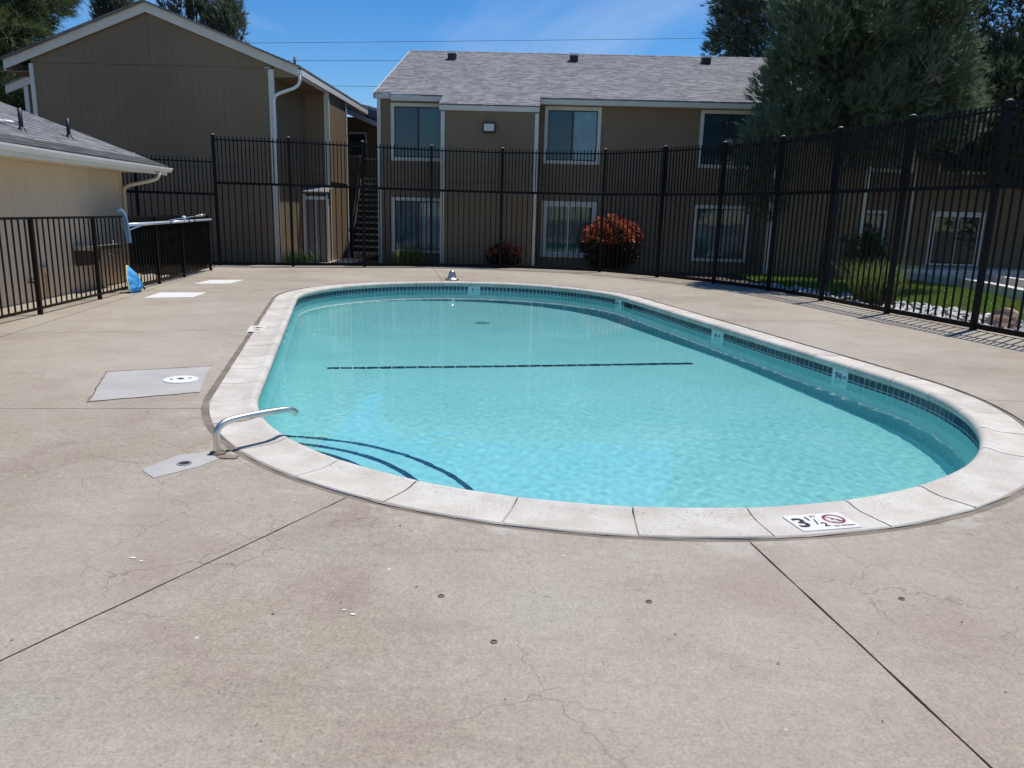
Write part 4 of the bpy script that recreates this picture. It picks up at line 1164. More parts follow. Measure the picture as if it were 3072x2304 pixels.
b.hexa([(-8.9, -12, pz(0.5)-0.03), (-4.201, -12, pz(-4.2)-0.03), (-4.201, 1.05, pz(-4.2)-0.03), (-8.9, 1.05, pz(0.5)-0.03), (-8.9, -12, pz(0.5)), (-4.201, -12, pz(-4.2)), (-4.201, 1.05, pz(-4.2)), (-8.9, 1.05, pz(0.5))])
proof = b.build('roof', MT['shingle'], pump)
pc = 1/math.sqrt(1+PS*PS)
def prow(row):
    x = 0.515-row*SHE*pc
    return None if x < -4.1 else [(-9.0, 1.06)]
shingles(proof, (0.515, 0.0, pz(0.515)+0.001), (0, 1, 0), (-pc, 0, PS*pc), prow, 300, 9, dirty=3, score=lambda it: (it[0]//3, abs(it[1]+2.0)) if -7 < it[1] < 1.2 else (1000+it[0], 0))
b = MB(); b.hexa([(0.46, -12, pz(0.5)-0.17), (0.495, -12, pz(0.5)-0.17), (0.495, 1.04, pz(0.5)-0.17), (0.46, 1.04, pz(0.5)-0.17), (0.46, -12, pz(0.5)-0.032), (0.495, -12, pz(0.5)-0.032), (0.495, 1.04, pz(0.5)-0.032), (0.46, 1.04, pz(0.5)-0.032)])
b.build('fascia', MT['white'], pump)
for sx in (1,):   # rake board on the far end
    b = MB(); b.hexa([(-4.2, 1.0, pz(-4.2)-0.17), (0.455, 1.0, pz(0.455)-0.17), (0.455, 1.04, pz(0.455)-0.17), (-4.2, 1.04, pz(-4.2)-0.17), (-4.2, 1.0, pz(-4.2)-0.032), (0.455, 1.0, pz(0.455)-0.032), (0.455, 1.04, pz(0.455)-0.032), (-4.2, 1.04, pz(-4.2)-0.032)])
    b.build('rake_board', MT['white'], pump)
gp = [(0.500, 0.0), (0.505, -0.085), (0.56, -0.088), (0.575, -0.06), (0.598, -0.03), (0.600, 0.0), (0.592, 0.0), (0.585, -0.028), (0.55, -0.075), (0.513, -0.075), (0.508, 0.0)]
b = MB(); ng = len(gp)
ys = [-12, -7, -5, -3.2, -1.6, 0, 1.08]; sag = [0.01, 0.012, 0.004, -0.006, -0.010, -0.006, -0.004]
for yy, sg in zip(ys, sag):
    for x, z in gp: b.v.append((x, yy, pz(0.5)-0.02+z+sg))
for i in range(len(ys)-1):
    for k in range(ng):
        k2 = (k+1) % ng; b.f.append((i*ng+k, i*ng+k2, (i+1)*ng+k2, (i+1)*ng+k))
b.f.append(tuple((len(ys)-1)*ng+k for k in range(ng)))
b.build('gutter', MT['white'], pump)
b = MB(); b.box(0.02, 0.459, -12, 0.0, pz(0.5)-0.17, pz(0.5)-0.155); b.build('soffit', MT['stucco'], pump)
b = MB(); b.tube([(0.545, 0.45, 2.12), (0.545, 0.45, 2.03), (0.52, 0.42, 1.98), (0.45, 0.36, 1.94), (0.14, 0.05, 1.83), (0.075, -0.02, 1.78), (0.062, -0.04, 1.70), (0.062, -0.04, 0.12), (0.10, -0.03, 0.05)], 0.034, 10)
b.build('downspout', MT['stucco'], pump, smooth=True)
for (x, y, zt_) in ((-0.34, -2.58, 2.88), (-0.47, -0.84, 2.92)):
    b = MB(); b.tube([(x, y, pz(x)-0.02), (x, y, zt_)], 0.032, 10); b.build('vent_pipe', MT['pvc'], pump, smooth=True)
    b = MB(); b.lathe([(0.10, -0.035), (0.06, 0.01), (0.042, 0.05), (0.034, 0.06)], 14, (x, y, pz(x)))
    b.build('vent_flashing', MT['pvc'], pump, smooth=True)
b = MB(); b.tube([(-0.54, -6, pz(-0.54)+0.05), (-0.54, -2.75, pz(-0.54)+0.05)], 0.032, 10); b.tube([(-0.54, -2.75, pz(-0.54)+0.05), (-0.50, -2.62, pz(-0.5)+0.07), (-0.36, -2.58, pz(-0.34)+0.10)], 0.028, 8)
b.build('roof_pipe', MT['white'], pump, smooth=True)

# wall-hung drinking fountain, with its bowl and tap
ft = empty('drinking_fountain', (-7.38, 12.95, 0.0), 0.0729, label='steel drinking fountain hung on the tan wall behind the short fence', cat='drinking fountain')
b = MB(); b.hexa([(0, -0.18, 0.44), (0.22, -0.16, 0.46), (0.22, 0.16, 0.46), (0, 0.18, 0.44), (0, -0.18, 0.70), (0.28, -0.17, 0.70), (0.28, 0.17, 0.70), (0, 0.18, 0.70)]); b.build('body', MT['bronze'], ft, bevel=0.01)
b = MB(); b.box(0.0, 0.30, -0.20, 0.95, 0.70, 0.775); b.build('basin', MT['steel'], ft, bevel=0.015)
b = MB(); b.tube([(0.2, 0.72, 0.775), (0.2, 0.72, 0.86), (0.22, 0.68, 0.875)], 0.016, 8); b.tube([(0.2, 0.82, 0.775), (0.2, 0.82, 0.83)], 0.02, 8); b.tube([(0.12, 0.66, 0.60), (0.2, 0.70, 0.62), (0.26, 0.80, 0.60)], 0.02, 8)
b.build('tap', MT['chrome'], ft, smooth=True)
cb = empty('pipe_box', (-7.33, 11.83, 0.0), 0.0729, label='tan valve box with a pipe running down the equipment building wall', cat='pipe box')
b = MB(); b.box(0.0, 0.07, -0.08, 0.08, 0.40, 0.50); b.build('box', MT['stucco'], cb, bevel=0.006)
b = MB(); b.tube([(0.035, 0.02, 0.41), (0.035, 0.02, 0.0)], 0.022, 8); b.build('pipe', MT['stucco'], cb, smooth=True)
sp = empty('hose_tap', (-7.29, 11.36, 0.27), 0.0729, label='small dark hose tap low on the tan wall', cat='hose tap')
b = MB(); b.tube([(0.0, 0, 0.03), (0.07, 0, 0.03), (0.10, 0, -0.03)], 0.014, 8); b.build('spout', MT['rust'], sp, smooth=True)
b = MB(); b.tube([(0.05, 0, 0.03), (0.05, 0, 0.075)], 0.008, 6); b.lathe([(0.0, 0.09), (0.035, 0.088), (0.038, 0.078), (0.0, 0.075)], 10, (0.05, 0, 0)); b.build('handle', MT['rust'], sp)

# ------------------------------------------------------------------ fences
def picket_mesh(h, w=0.023, point=True, mat='iron'):
    b = MB(); a = w/2
    b.box(-a, a, -a, a, 0, h)
    if point:
        n_ = len(b.v); b.v.append((0, 0, h+0.02)); b.f.pop(1)
        for i, j in ((4, 5), (5, 6), (6, 7), (7, 4)): b.f.append((n_-8+i, n_-8+j, n_))
    return b.mesh('picket', MT[mat])
PK_UP = picket_mesh(1.20); PK_LOW = picket_mesh(1.93, point=False); PK_SHORT = picket_mesh(1.19, w=0.017, point=False, mat='iron_brown')
def tall_fence(posts, label, name='iron_fence', first_post=True, ztop=3.20, mid=2.05, up=None):
    base = Vector((posts[0][0], posts[0][1], 0))
    root = empty(name, base, 0, label=label, cat='iron fence')
    pu = up or PK_UP
    pl_ = PK_LOW if mid > 2 else picket_mesh(mid-0.12, point=False)
    for i, p in enumerate(posts):
        if i == 0 and not first_post: continue
        q = Vector((p[0], p[1], 0))-base
        b = MB(); b.box(-0.036, 0.036, -0.036, 0.036, -0.1, ztop); me = b.mesh('post', MT['iron'])
        ang = 0
        if i < len(posts)-1: ang = math.atan2(posts[i+1][1]-p[1], posts[i+1][0]-p[0])
        po = link('post', me, root, q, (0, 0, ang))
        b = MB(); b.box(-0.041, 0.041, -0.041, 0.041, ztop, ztop+0.012); b.lathe([(0.04, 0.012), (0.03, 0.02), (0.0, 0.024)], 10, (0, 0, ztop)); b.build('post_cap', MT['rail_grey'], po)
    for i in range(len(posts)-1):
        a = Vector((posts[i][0], posts[i][1], 0))-base; c = Vector((posts[i+1][0], posts[i+1][1], 0))-base
        d = (c-a); L = d.length; d.normalize(); ang = math.atan2(d.y, d.x)
        for z, h in ((ztop-0.115, 0.032), (mid, 0.062), (0.062, 0.075)):
            b = MB(); b.beam(a+d*0.037+Vector((0, 0, z)), c-d*0.037+Vector((0, 0, z)), 0.034, h); b.build('rail', MT['iron'], root)
        n_ = max(2, round(L/0.0935)); 
        for k in range(1, n_):
            link('picket', pu, root, a+d*(L*k/n_)+Vector((0, 0, mid+0.0315)), (0, 0, ang))
        n_ = max(2, round(L/0.146))
        for k in range(1, n_):
            link('picket', pl_, root, a+d*(L*k/n_)+Vector((0, 0, 0.1085)), (0, 0, ang))
    return root
PK_UP2 = picket_mesh(ztop_h := 3.18-2.05-0.0315-0.02)
tall_fence(FENCE[:5]+[FENCE[6]], 'tall black picket fence across the far end of the deck', up=PK_UP2)
tall_fence(FENCE[6:], 'tall black picket fence curving along the right side of the deck', first_post=False, up=PK_UP2)
PK_UP3 = picket_mesh(2.66-1.77-0.0315-0.02)
tall_fence([FENCE[0], (-9.25, 18.92), (-11.0, 18.3), (-12.7, 17.7)], 'medium height black picket fence behind the tan equipment building', first_post=False, ztop=2.66, mid=1.77, up=PK_UP3)

LF = [(-5.95,5.2), (-6.15,7.3), (-6.28,8.7), (-6.38,10.12), (-6.54,11.91), (-6.80,14.51), (-6.96,16.0), (-7.16,17.92)]
lfence = empty('short_fence', (LF[0][0], LF[0][1], 0), 0, label='waist high dark picket fence in front of the tan equipment building', cat='picket fence')
lb0 = Vector((LF[0][0], LF[0][1], 0))
for i, p in enumerate(LF):
    ang = math.atan2(LF[min(i+1, len(LF)-1)][1]-LF[min(i, len(LF)-2)][1], LF[min(i+1, len(LF)-1)][0]-LF[min(i, len(LF)-2)][0])
    b = MB(); b.box(-0.026, 0.026, -0.026, 0.026, 0, 1.285)
    link('post', b.mesh('post', MT['iron_brown']), lfence, Vector((p[0], p[1], 0))-lb0, (0, 0, ang))
for i in range(len(LF)-1):
    a = Vector((LF[i][0], LF[i][1], 0))-lb0; c = Vector((LF[i+1][0], LF[i+1][1], 0))-lb0
    d = c-a; L = d.length; d.normalize(); ang = math.atan2(d.y, d.x)
    for z in (1.27, 0.085):
        b = MB(); b.beam(a+d*0.028+Vector((0, 0, z)), c-d*0.028+Vector((0, 0, z)), 0.03, 0.034); b.build('rail', MT['iron_brown'], lfence)
    n_ = round(L/0.149)
    for k in range(1, n_): link('picket', PK_SHORT, lfence, a+d*(L*k/n_)+Vector((0, 0, 0.08)), (0, 0, ang))
# dark mesh tied to the far part of the short fence
scr = MB()
A0, A1 = Vector((-6.72, 13.35, 0)), Vector((-7.175, 17.88, 0))
dd = (A1-A0).normalized(); nn_ = Vector((-dd.y, dd.x, 0))
N_ = 40
for k in range(N_):
    p0, p1 = A0.lerp(A1, k/N_), A0.lerp(A1, (k+1)/N_)
    o0, o1 = nn_*(0.030+0.006*math.sin(k*1.3)), nn_*(0.030+0.006*math.sin((k+1)*1.3))
    zb0 = 0.30-0.22*min(1, k/N_*2.2)+0.015*math.sin(k*0.9); zb1 = 0.30-0.22*min(1, (k+1)/N_*2.2)+0.015*math.sin((k+1)*0.9)
    scr.quad(p0+o0+Vector((0, 0, zb0)), p1+o1+Vector((0, 0, zb1)), p1+o1+Vector((0, 0, 1.25)), p0+o0+Vector((0, 0, 1.25)))
so = scr.build('privacy_screen', MT['screen'], smooth=True, label='dark privacy mesh tied along the far half of the short fence', cat='privacy screen')
so.modifiers.new('thick', 'SOLIDIFY').thickness = 0.002

# ------------------------------------------------------------------ things on the deck
# grab rail
gr = empty('grab_rail', (-1.81, 4.46, 0), label='bent stainless steel grab rail reaching over the coping', cat='grab rail')
pts = [(0, 0, -0.03), (0, 0, 0.08), (0.0, 0.0, 0.13), (0.012, 0.015, 0.165), (0.035, 0.045, 0.188), (0.07, 0.088, 0.198), (0.16, 0.20, 0.200), (0.24, 0.30, 0.196), (0.31, 0.385, 0.190), (0.335, 0.415, 0.182), (0.352, 0.437, 0.168), (0.362, 0.450, 0.148)]
def smoothpts(p, n=4):
    p = [Vector(q) for q in p]; out = []
    for i in range(len(p)-1):
        p0, p1, p2, p3 = p[max(i-1, 0)], p[i], p[i+1], p[min(i+2, len(p)-1)]
        for k in range(n):
            t_ = k/n
            out.append(0.5*((2*p1)+(p2-p0)*t_+(2*p0-5*p1+4*p2-p3)*t_*t_+(3*p1-p0-3*p2+p3)*t_**3))
    out.append(p[-1]); return out
MB().tube(smoothpts(pts), 0.0215, 14).build('tube', MT['steel'], gr, smooth=True)
MB().lathe([(0.0, 0.004), (0.05, 0.004), (0.045, 0.012), (0.022, 0.02), (0.019, 0.02)], 20).build('base_plate', MT['rust'], gr, smooth=True)
# chrome bell-shaped cap on the far coping
bell = empty('metal_bell', (-1.40, 16.98, 0.0), label='small silvery bell shaped metal fitting on the far coping', cat='metal fitting')
MB().lathe([(0.150, 0.0), (0.155, 0.022), (0.148, 0.040), (0.120, 0.048), (0.098, 0.06), (0.086, 0.10), (0.070, 0.165), (0.056, 0.20), (0.045, 0.215), (0.02, 0.222), (0.0, 0.224)], 28).build('dome', MT['chrome'], bell, smooth=True)
MB().tube([(0, 0, 0.22), (0, 0, 0.236)], 0.016, 10).build('knob', MT['chrome'], bell, smooth=True)
# patches of newer cement
def flat(name, poly, z, mat, **kw):
    a = sum(poly[i][0]*poly[(i+1) % len(poly)][1]-poly[(i+1) % len(poly)][0]*poly[i][1] for i in range(len(poly)))
    if a < 0: poly = poly[::-1]
    return MB().prism(poly, z-0.006, z).build(name, mat, **kw)
flat('cement_patch', [(-3.67,6.68), (-2.86,7.05), (-2.78,6.72), (-2.56,6.02), (-3.24,5.63)], 0.004, MT['patch'], kind='structure')
for pa, pb_ in (((-3.68,6.70), (-3.25,5.61)), ((-3.67,6.69), (-2.86,7.06)), ((-3.25,5.62), (-2.56,6.01))):
    pa, pb_ = Vector((*pa, 0)), Vector((*pb_, 0)); ln = MB()
    pp = [pa.lerp(pb_, k/14)+Vector((rnd.uniform(-.008, .008), rnd.uniform(-.008, .008), 0)) for k in range(15)]
    for k in range(14): ln.beam(pp[k]+Vector((0, 0, 0.003)), pp[k+1]+Vector((0, 0, 0.003)), rnd.uniform(.005, .014), 0.006)
    ln.build('patch_joint', MT['mastic'], deck)
flat('cement_patch', [(-2.12,4.13), (-1.99,4.00), (-1.83,4.20), (-1.76,4.36), (-1.86,4.50), (-2.03,4.41)], 0.004, MT['patch'], kind='structure')
lid = empty('skimmer_lid', (-2.89, 6.43, 0.004), 0.45, label='round white skimmer lid set in the grey cement patch', cat='lid')
MB().lathe([(0.142, 0.0), (0.142, 0.008), (0.136, 0.011), (0.0, 0.012)], 36).build('cover', MT['white'], lid)
for x in (-0.075, 0.0, 0.075):
    MB().lathe([(0.0, 0.0145), (0.028 if x == 0 else 0.013, 0.0145), (0.028 if x == 0 else 0.013, 0.011)], 14, (x, 0, 0)).build('finger_hole', MT['dark'], lid)
sk = empty('anchor_socket', (-1.925, 4.25, 0.004), 0, label='open dark anchor socket in the small cement patch by the grab rail', cat='socket')
MB().lathe([(0.030, -0.0005), (0.043, -0.0005), (0.043, 0.004), (0.032, 0.005), (0.030, -0.0005)], 20).build('ring', MT['rail_grey'], sk)
MB().lathe([(0.0, 0.0015), (0.031, 0.0015)], 20).build('hole', MT['dark'], sk)
b = MB(); pts_ = [(math.cos(a)*r_*1.25-1.72, math.sin(a)*r_*0.6+4.395) for a, r_ in ((k*math.pi/6, rnd.uniform(.04, .065)) for k in range(12))]
flat('broken_concrete', pts_, 0.008, MT['mastic'], parent=deck)
for i, (x, y) in enumerate(((-0.26, 2.76), (0.57, 2.76), (-0.04, 2.44), (1.62, 2.84))):
    lab = ['rusty bolt anchor in the deck, left of the two level with each other', 'rusty bolt anchor in the deck below the middle of the pool', 'dark bolt anchor in the deck, the one closest to the viewer', 'small bolt anchor in the deck right of the long diagonal joint'][i]
    an = empty('deck_anchor', (x, y, 0), label=lab, cat='bolt', group='bolt anchors in the deck')
    MB().lathe([(0.0135, 0.0), (0.0135, 0.003), (0.008, 0.004), (0.0075, 0.001), (0.0, 0.001)], 12).build('ring', MT['rust'], an)
# white rectangles on the deck
flat('white_panel', [(-6.00,12.22), (-6.12,13.07), (-5.40,13.26), (-5.32,12.50)], 0.006, MT['white'], label='white rectangular panel flat on the deck in front of the blue net', cat='panel', group='white panels on the deck')
flat('white_panel', [(-6.23,14.68), (-6.23,15.57), (-5.62,15.77), (-5.62,14.91)], 0.006, MT['white'], label='white rectangular panel on the deck farther from the viewer, near the dark mesh', cat='panel', group='white panels on the deck')

# depth marker on the near coping with no-diving symbol
def marker(name, center, right, w, h, label, big):
    right = Vector((right[0], right[1], 0)).normalized(); up = Vector((-right.y, right.x, 0))
    root = empty(name, (center[0], center[1], 0.004), math.atan2(right.y, right.x), label=label, cat='depth marker')
    return root
mk = marker('depth_marker', (1.60, 3.625), (0.34, 0.08), 0.33, 0.19, 'white depth marker reading 3½ FT with no diving symbol on the near coping', True)
MB().box(-0.165, 0.165, -0.095, 0.095, -0.004, 0.002).build('plate', MT['signwhite'], mk)
def put(parent, txt, x, y, size, mat, bold=0.0):
    link('lettering', text_mesh(txt, size, mat, bold, 0.0006), parent, (x, y, 0.0028))
put(mk, '3', -0.115, -0.005, 0.150, MT['signblack'], 0.004)
put(mk, '1', -0.056, 0.040, 0.062, MT['signblack'], 0.002)
put(mk, 'FT', -0.010, 0.062, 0.032, MT['signblack'], 0.0)
put(mk, '/', -0.033, -0.005, 0.085, MT['signblack'], 0.001)
put(mk, '2', -0.004, -0.040, 0.066, MT['signblack'], 0.002)
put(mk, 'NO DIVING', 0.087, -0.066, 0.023, MT['signblack'], 0.0)
b = MB(); N_ = 40
for k in range(N_):
    a0_, a1_ = 2*math.pi*k/N_, 2*math.pi*(k+1)/N_
    b.quad((0.083+0.044*math.cos(a0_), 0.018+0.044*math.sin(a0_), 0.003), (0.083+0.058*math.cos(a0_), 0.018+0.058*math.sin(a0_), 0.003), (0.083+0.058*math.cos(a1_), 0.018+0.058*math.sin(a1_), 0.003), (0.083+0.044*math.cos(a1_), 0.018+0.044*math.sin(a1_), 0.003))
b.beam((0.083-0.034, 0.018+0.034, 0.003), (0.083+0.034, 0.018-0.034, 0.003), 0.009, 0.001)
b.build('prohibition_ring', MT['signred'], mk)
b = MB(); b.lathe([(0.0, 0.0008), (0.007, 0.0008), (0.007, 0)], 12, (0.073, 0.026, 0.0024))
b.beam((0.076, 0.022, 0.0028), (0.097, 0.004, 0.0028), 0.009, 0.001); b.beam((0.080, 0.020, 0.0028), (0.064, 0.006, 0.0028), 0.005, 0.001); b.beam((0.095, 0.006, 0.0028), (0.108, 0.014, 0.0028), 0.005, 0.001); b.beam((0.093, 0.006, 0.0028), (0.100, -0.012, 0.0028), 0.005, 0.001)
b.beam((0.058, -0.010, 0.0028), (0.108, -0.014, 0.0028), 0.003, 0.001)
b.build('diver_symbol', MT['signblack'], mk)
mk2 = marker('depth_marker', (-3.215, 9.38), (0.972*-0.236/0.972, 0.972), 0.33, 0.19, 'small white depth marker reading 4 FT on the left coping', False)
mk2.rotation_euler = (0, 0, AX-math.pi)
MB().box(-0.25, 0.25, -0.10, 0.10, -0.004, 0.002).build('plate', MT['trim'], mk2)
put(mk2, '4', -0.08, 0.0, 0.17, MT['signblack'], 0.005); put(mk2, 'FT', 0.10, 0.0, 0.09, MT['signblack'], 0.001)

# pool brush on a long pole, hung on the short fence
pb = empty('pool_brush', (-6.63, 13.07, 0.0), label='long silvery telescopic pole with pale blue brush head hung on the short fence', cat='pool brush')
p0, p1 = Vector((0.0, 0.0, 1.13)), Vector((-0.47, 4.79, 1.17))
MB().tube([p0, p0.lerp(p1, 0.45)], 0.030, 10).build('outer_pole', MT['blue_pole'], pb, smooth=True)
MB().tube([p0.lerp(p1, 0.45), p1], 0.025, 10).build('inner_pole', MT['blue_pole'], pb, smooth=True)
for f in (0.45, 0.68, 0.76):
    MB().tube([p0.lerp(p1, f-0.006), p0.lerp(p1, f+0.006)], 0.035, 10).build('clamp_ring', MT['pvc'], pb, smooth=True)
MB().tube([p1, p1+(p1-p0).normalized()*0.12], 0.027, 10).build('grip', MT['brushblue'], pb, smooth=True)
hd = MB(); pr_ = smoothpts([(-0.02, -0.12, 1.375), (0.005, -0.07, 1.33), (0.018, -0.035, 1.25), (0.02, -0.01, 1.10), (0.02, 0.02, 0.95), (0.01, 0.04, 0.84)], 4)
for k in range(len(pr_)-1): hd.beam(pr_[k], pr_[k+1]+(pr_[k+1]-pr_[k])*0.08, 0.075, 0.05, (0, 1, 0.2))
hd.build('brush_head', MT['brushblue'], pb)
MB().tube([(0.02, -0.01, 1.08), (0.02, 0.10, 1.05), (-0.02, 0.45, 1.09), (-0.10, 0.9, 1.128)], 0.012, 8).build('brace', MT['brushblue'], pb, smooth=True)
# second tool hung on the same fence
hk = empty('rescue_hook', (-6.83, 15.2, 0.0), label='slim blue rope handled tool with silver clip above the long pole', cat='tool')
q0, q1 = Vector((0.0, 0.0, 1.185)), Vector((-0.22, 2.1, 1.27))
MB().tube([q0, q0.lerp(q1, 0.4), q0.lerp(q1, 0.8)], 0.011, 8).build('shaft', MT['brushblue'], hk, smooth=True)
MB().tube([q0.lerp(q1, 0.8), q0.lerp(q1, 0.95)], [0.012, 0.034], 10).build('socket', MT['rail_grey'], hk, smooth=True)
MB().tube([q0.lerp(q1, 0.97), q1+Vector((0, 0.2, 0.01))], [0.022, 0.026], 10).build('clip', MT['chrome'], hk, smooth=True)
MB().lathe([(0.0, 0.05), (0.035, 0.04), (0.045, 0.0), (0.03, -0.03), (0.0, -0.04)], 12, tuple(q0.lerp(q1, 0.42))).build('knob', MT['white'], hk, smooth=True)
# leaf net leaning on the fence
nt2 = empty('leaf_net', (-6.57, 13.06, 0.0), 0.1, label='blue leaf net with yellow rim standing against the short fence', cat='leaf net')
rim = smoothpts([(0.02, -0.24, 0.03), (-0.02, -0.20, 0.22), (-0.055, -0.10, 0.42), (-0.06, -0.03, 0.445), (-0.04, 0.06, 0.36), (0.0, 0.20, 0.20), (0.03, 0.24, 0.06), (0.05, 0.16, 0.02), (0.06, 0.0, 0.015), (0.05, -0.16, 0.02), (0.02, -0.24, 0.03)], 4)
MB().tube(rim[:14], 0.013, 8).build('rim', MT['yellow'], nt2, smooth=True)
MB().tube(rim[13:], 0.011, 8).build('frame', MT['blue_net'], nt2, smooth=True)
nb_ = MB(); cpt = Vector((0.09, 0.0, 0.17)); nr = len(rim)-1
cen = len(nb_.v)
levels = 5
for lv in range(levels):
    f = lv/levels
    for k in range(nr):
        p = rim[k].lerp(cpt, f); p = p+Vector((0.05*math.sin(f*3.1)+0.012*math.sin(k*1.7+lv), 0.008*math.cos(k*2.3), 0.0)); nb_.v.append(tuple(p))
nb_.v.append(tuple(cpt))
for lv in range(levels-1):
    for k in range(nr):
        k2 = (k+1) % nr; nb_.f.append((lv*nr+k, lv*nr+k2, (lv+1)*nr+k2, (lv+1)*nr+k))
for k in range(nr): nb_.f.append(((levels-1)*nr+k, (levels-1)*nr+(k+1) % nr, levels*nr))
nb_.build('net_bag', MT['blue_net'], nt2, smooth=True)
MB().tube([(0.03, 0.20, 0.14), (0.06, 0.33, 0.02)], 0.016, 8).build('handle_socket', MT['pvc'], nt2, smooth=True)

# litter on the deck: chips and dead leaves
dv, df = [], []
for _ in range(60):
    x, y = rnd.uniform(-3.2, 3.2), rnd.uniform(1.8, 4.6)
    if (Vector((x, y))-NC).length < 3.45: continue
    s = rnd.uniform(0.002, 0.0065); a = rnd.random()*6.28; n0 = len(dv)
    for k in range(5):
        q = a+k*1.2566; rr = s*rnd.uniform(0.5, 1.2); dv.append((x+rr*1.5*math.cos(q), y+rr*0.8*math.sin(q), 0.003+rnd.uniform(0, 0.004)))
    df.append([n0, n0+1, n0+2, n0+3, n0+4])
link('deck_litter', mesh_np('deck_litter', dv, np.array(df), MT['rust']), kind='stuff')
dv, df = [], []
for (x, y, s) in ((-0.62, 2.63, .008), (-0.58, 2.60, .010), (-1.12, 3.72, .007), (-1.62, 3.02, .012), (-1.57, 2.99, .009), (-1.58, 3.86, .006), (0.25, 3.15, .008), (-1.95, 2.2, .007), (-1.36, 3.30, .006)):
    n0 = len(dv)
    for k in range(6):
        q = k*1.047; rr = s*rnd.uniform(0.6, 1.1); dv.append((x+rr*1.3*math.cos(q), y+rr*0.8*math.sin(q), 0.0035))
    df.append([n0+k for k in range(6)])
link('paint_flakes', mesh_np('paint_flakes', dv, np.array(df), MT['white']), kind='stuff')

# ------------------------------------------------------------------ right side: lawn, rocks, walkway
lawn_poly = [(7.5,15.6), (7.95,14.5), (8.3,13.5), (8.55,12.3), (9.1,9.5), (9.7,7.0), (13.5,7.0), (11.2,11.0), (10.15,14.0), (10.75,15.9), (11.2,19.1), (11.05,21.4), (9.4,21.9), (6.3,21.6), (6.2,18.6)]
MB().prism(lawn_poly, -0.2, -0.035).build('lawn', MT['lawn_base'], kind='structure')
def inside(p, poly):
    c = False; j = len(poly)-1
    for i in range(len(poly)):
        if (poly[i][1] > p[1]) != (poly[j][1] > p[1]) and p[0] < (poly[j][0]-poly[i][0])*(p[1]-poly[i][1])/(poly[j][1]-poly[i][1])+poly[i][0]: c = not c
        j = i
    return c
def blades(n, sampler, hmin, hmax, w, lean, mat, name, seed=1, parent=None, **kw):
    r_ = np.random.default_rng(seed); P = []
    while len(P) < n:
        q = sampler(r_)
        if q is not None: P.append(q)
    P = np.array(P); m = len(P)
    h = r_.uniform(hmin, hmax, m); a = r_.uniform(0, 2*math.pi, m); ln = r_.uniform(0.1, lean, m)*h; b_ = r_.uniform(0, 2*math.pi, m)
    wx, wy = np.cos(b_)*w/2, np.sin(b_)*w/2
    L = np.stack([np.cos(a)*ln, np.sin(a)*ln, h], 1)
    V = np.zeros((m, 5, 3)); z = np.zeros(m)
    off = np.stack([wx, wy, z], 1)
    V[:, 0] = P-off; V[:, 1] = P+off
    mid = P+L*np.array([0.35, 0.35, 0.6]); V[:, 2] = mid+off*0.7; V[:, 3] = mid-off*0.7; V[:, 4] = P+L
    base = np.arange(m)[:, None]*5
    T = np.concatenate([base+np.array([0, 1, 2]), base+np.array([0, 2, 3]), base+np.array([3, 2, 4])], 0)
    return link(name, mesh_np(name, V.reshape(-1, 3), T, mat), parent, **kw)
def lawn_sample(r_):
    x, y = r_.uniform(6.2, 12), r_.uniform(9, 22)
    return (x, y, -0.036) if inside((x, y), lawn_poly) else None
blades(34000, lawn_sample, 0.03, 0.085, 0.012, 0.7, MT['grass'], 'lawn_grass', 4, kind='stuff')

bed_poly = [(6.55,12.6), (6.15,14.6), (5.72,16.4), (5.0,18.0), (6.0,18.4), (7.1,16.3), (7.75,14.7), (8.2,13.5), (8.45,12.3), (9.0,9.6), (9.6,7.0), (7.9,7.0), (7.4,9.4), (6.95,11.2)]
rb = MB().prism(bed_poly, -0.2, -0.055).build('rock_bed', MT['soil'], kind='structure')
def rock_mesh(seed, sub=2, flat_=0.6):
    r_ = random.Random(seed); bm = bmesh.new(); bmesh.ops.create_icosphere(bm, subdivisions=sub, radius=1.0)
    cuts = [(Vector((r_.gauss(0, 1), r_.gauss(0, 1), r_.gauss(0, 1))).normalized(), r_.uniform(0.55, 0.85)) for _ in range(9)]
    for v in bm.verts:
        for nrm, dd_ in cuts:
            k = v.co.dot(nrm)
            if k > dd_: v.co -= nrm*(k-dd_)
        v.co *= r_.uniform(0.95, 1.05); v.co.z *= flat_
    me = bpy.data.meshes.new('stone'); bm.to_mesh(me); bm.free(); me.materials.append(MT['stone']); return me
RM = [rock_mesh(i, 1) for i in range(8)]
cnt = 0; tries = 0; used = []
while cnt < 290 and tries < 20000:
    tries += 1
    x, y = rnd.uniform(5.0, 8.9), 9.8+8.4*(rnd.random()**1.1)
    if not inside((x, y), bed_poly): continue
    s = rnd.uniform(0.06, 0.135)
    if any((x-a)**2+(y-b_)**2 < (0.75*(s+c_))**2 for a, b_, c_ in used): continue
    used.append((x, y, s)); cnt += 1
    o = link('stone', rnd.choice(RM), rb, (x, y, -0.045+s*0.36), (rnd.uniform(-.4, .4), rnd.uniform(-.4, .4), rnd.random()*6.28)); o.scale = (s*rnd.uniform(.9, 1.5), s, s*rnd.uniform(.7, 1.1))
gv, gf = [], []
base_v = [np.array([v.co for v in m.vertices]) for m in RM]; base_f = [[list(p.vertices) for p in m.polygons] for m in RM]
for _ in range(1500):
    x, y = rnd.uniform(5.0, 9.0), rnd.uniform(7.2, 18.3)
    if not inside((x, y), bed_poly): continue
    k = rnd.randrange(8); s = rnd.uniform(0.02, 0.05); n0 = sum(len(q) for q in gv)
    gv.append(base_v[k]*s*np.array([rnd.uniform(.8, 1.4), 1, .8])+np.array([x, y, -0.05+s*0.3])); gf += [[i+n0 for i in f] for f in base_f[k]]
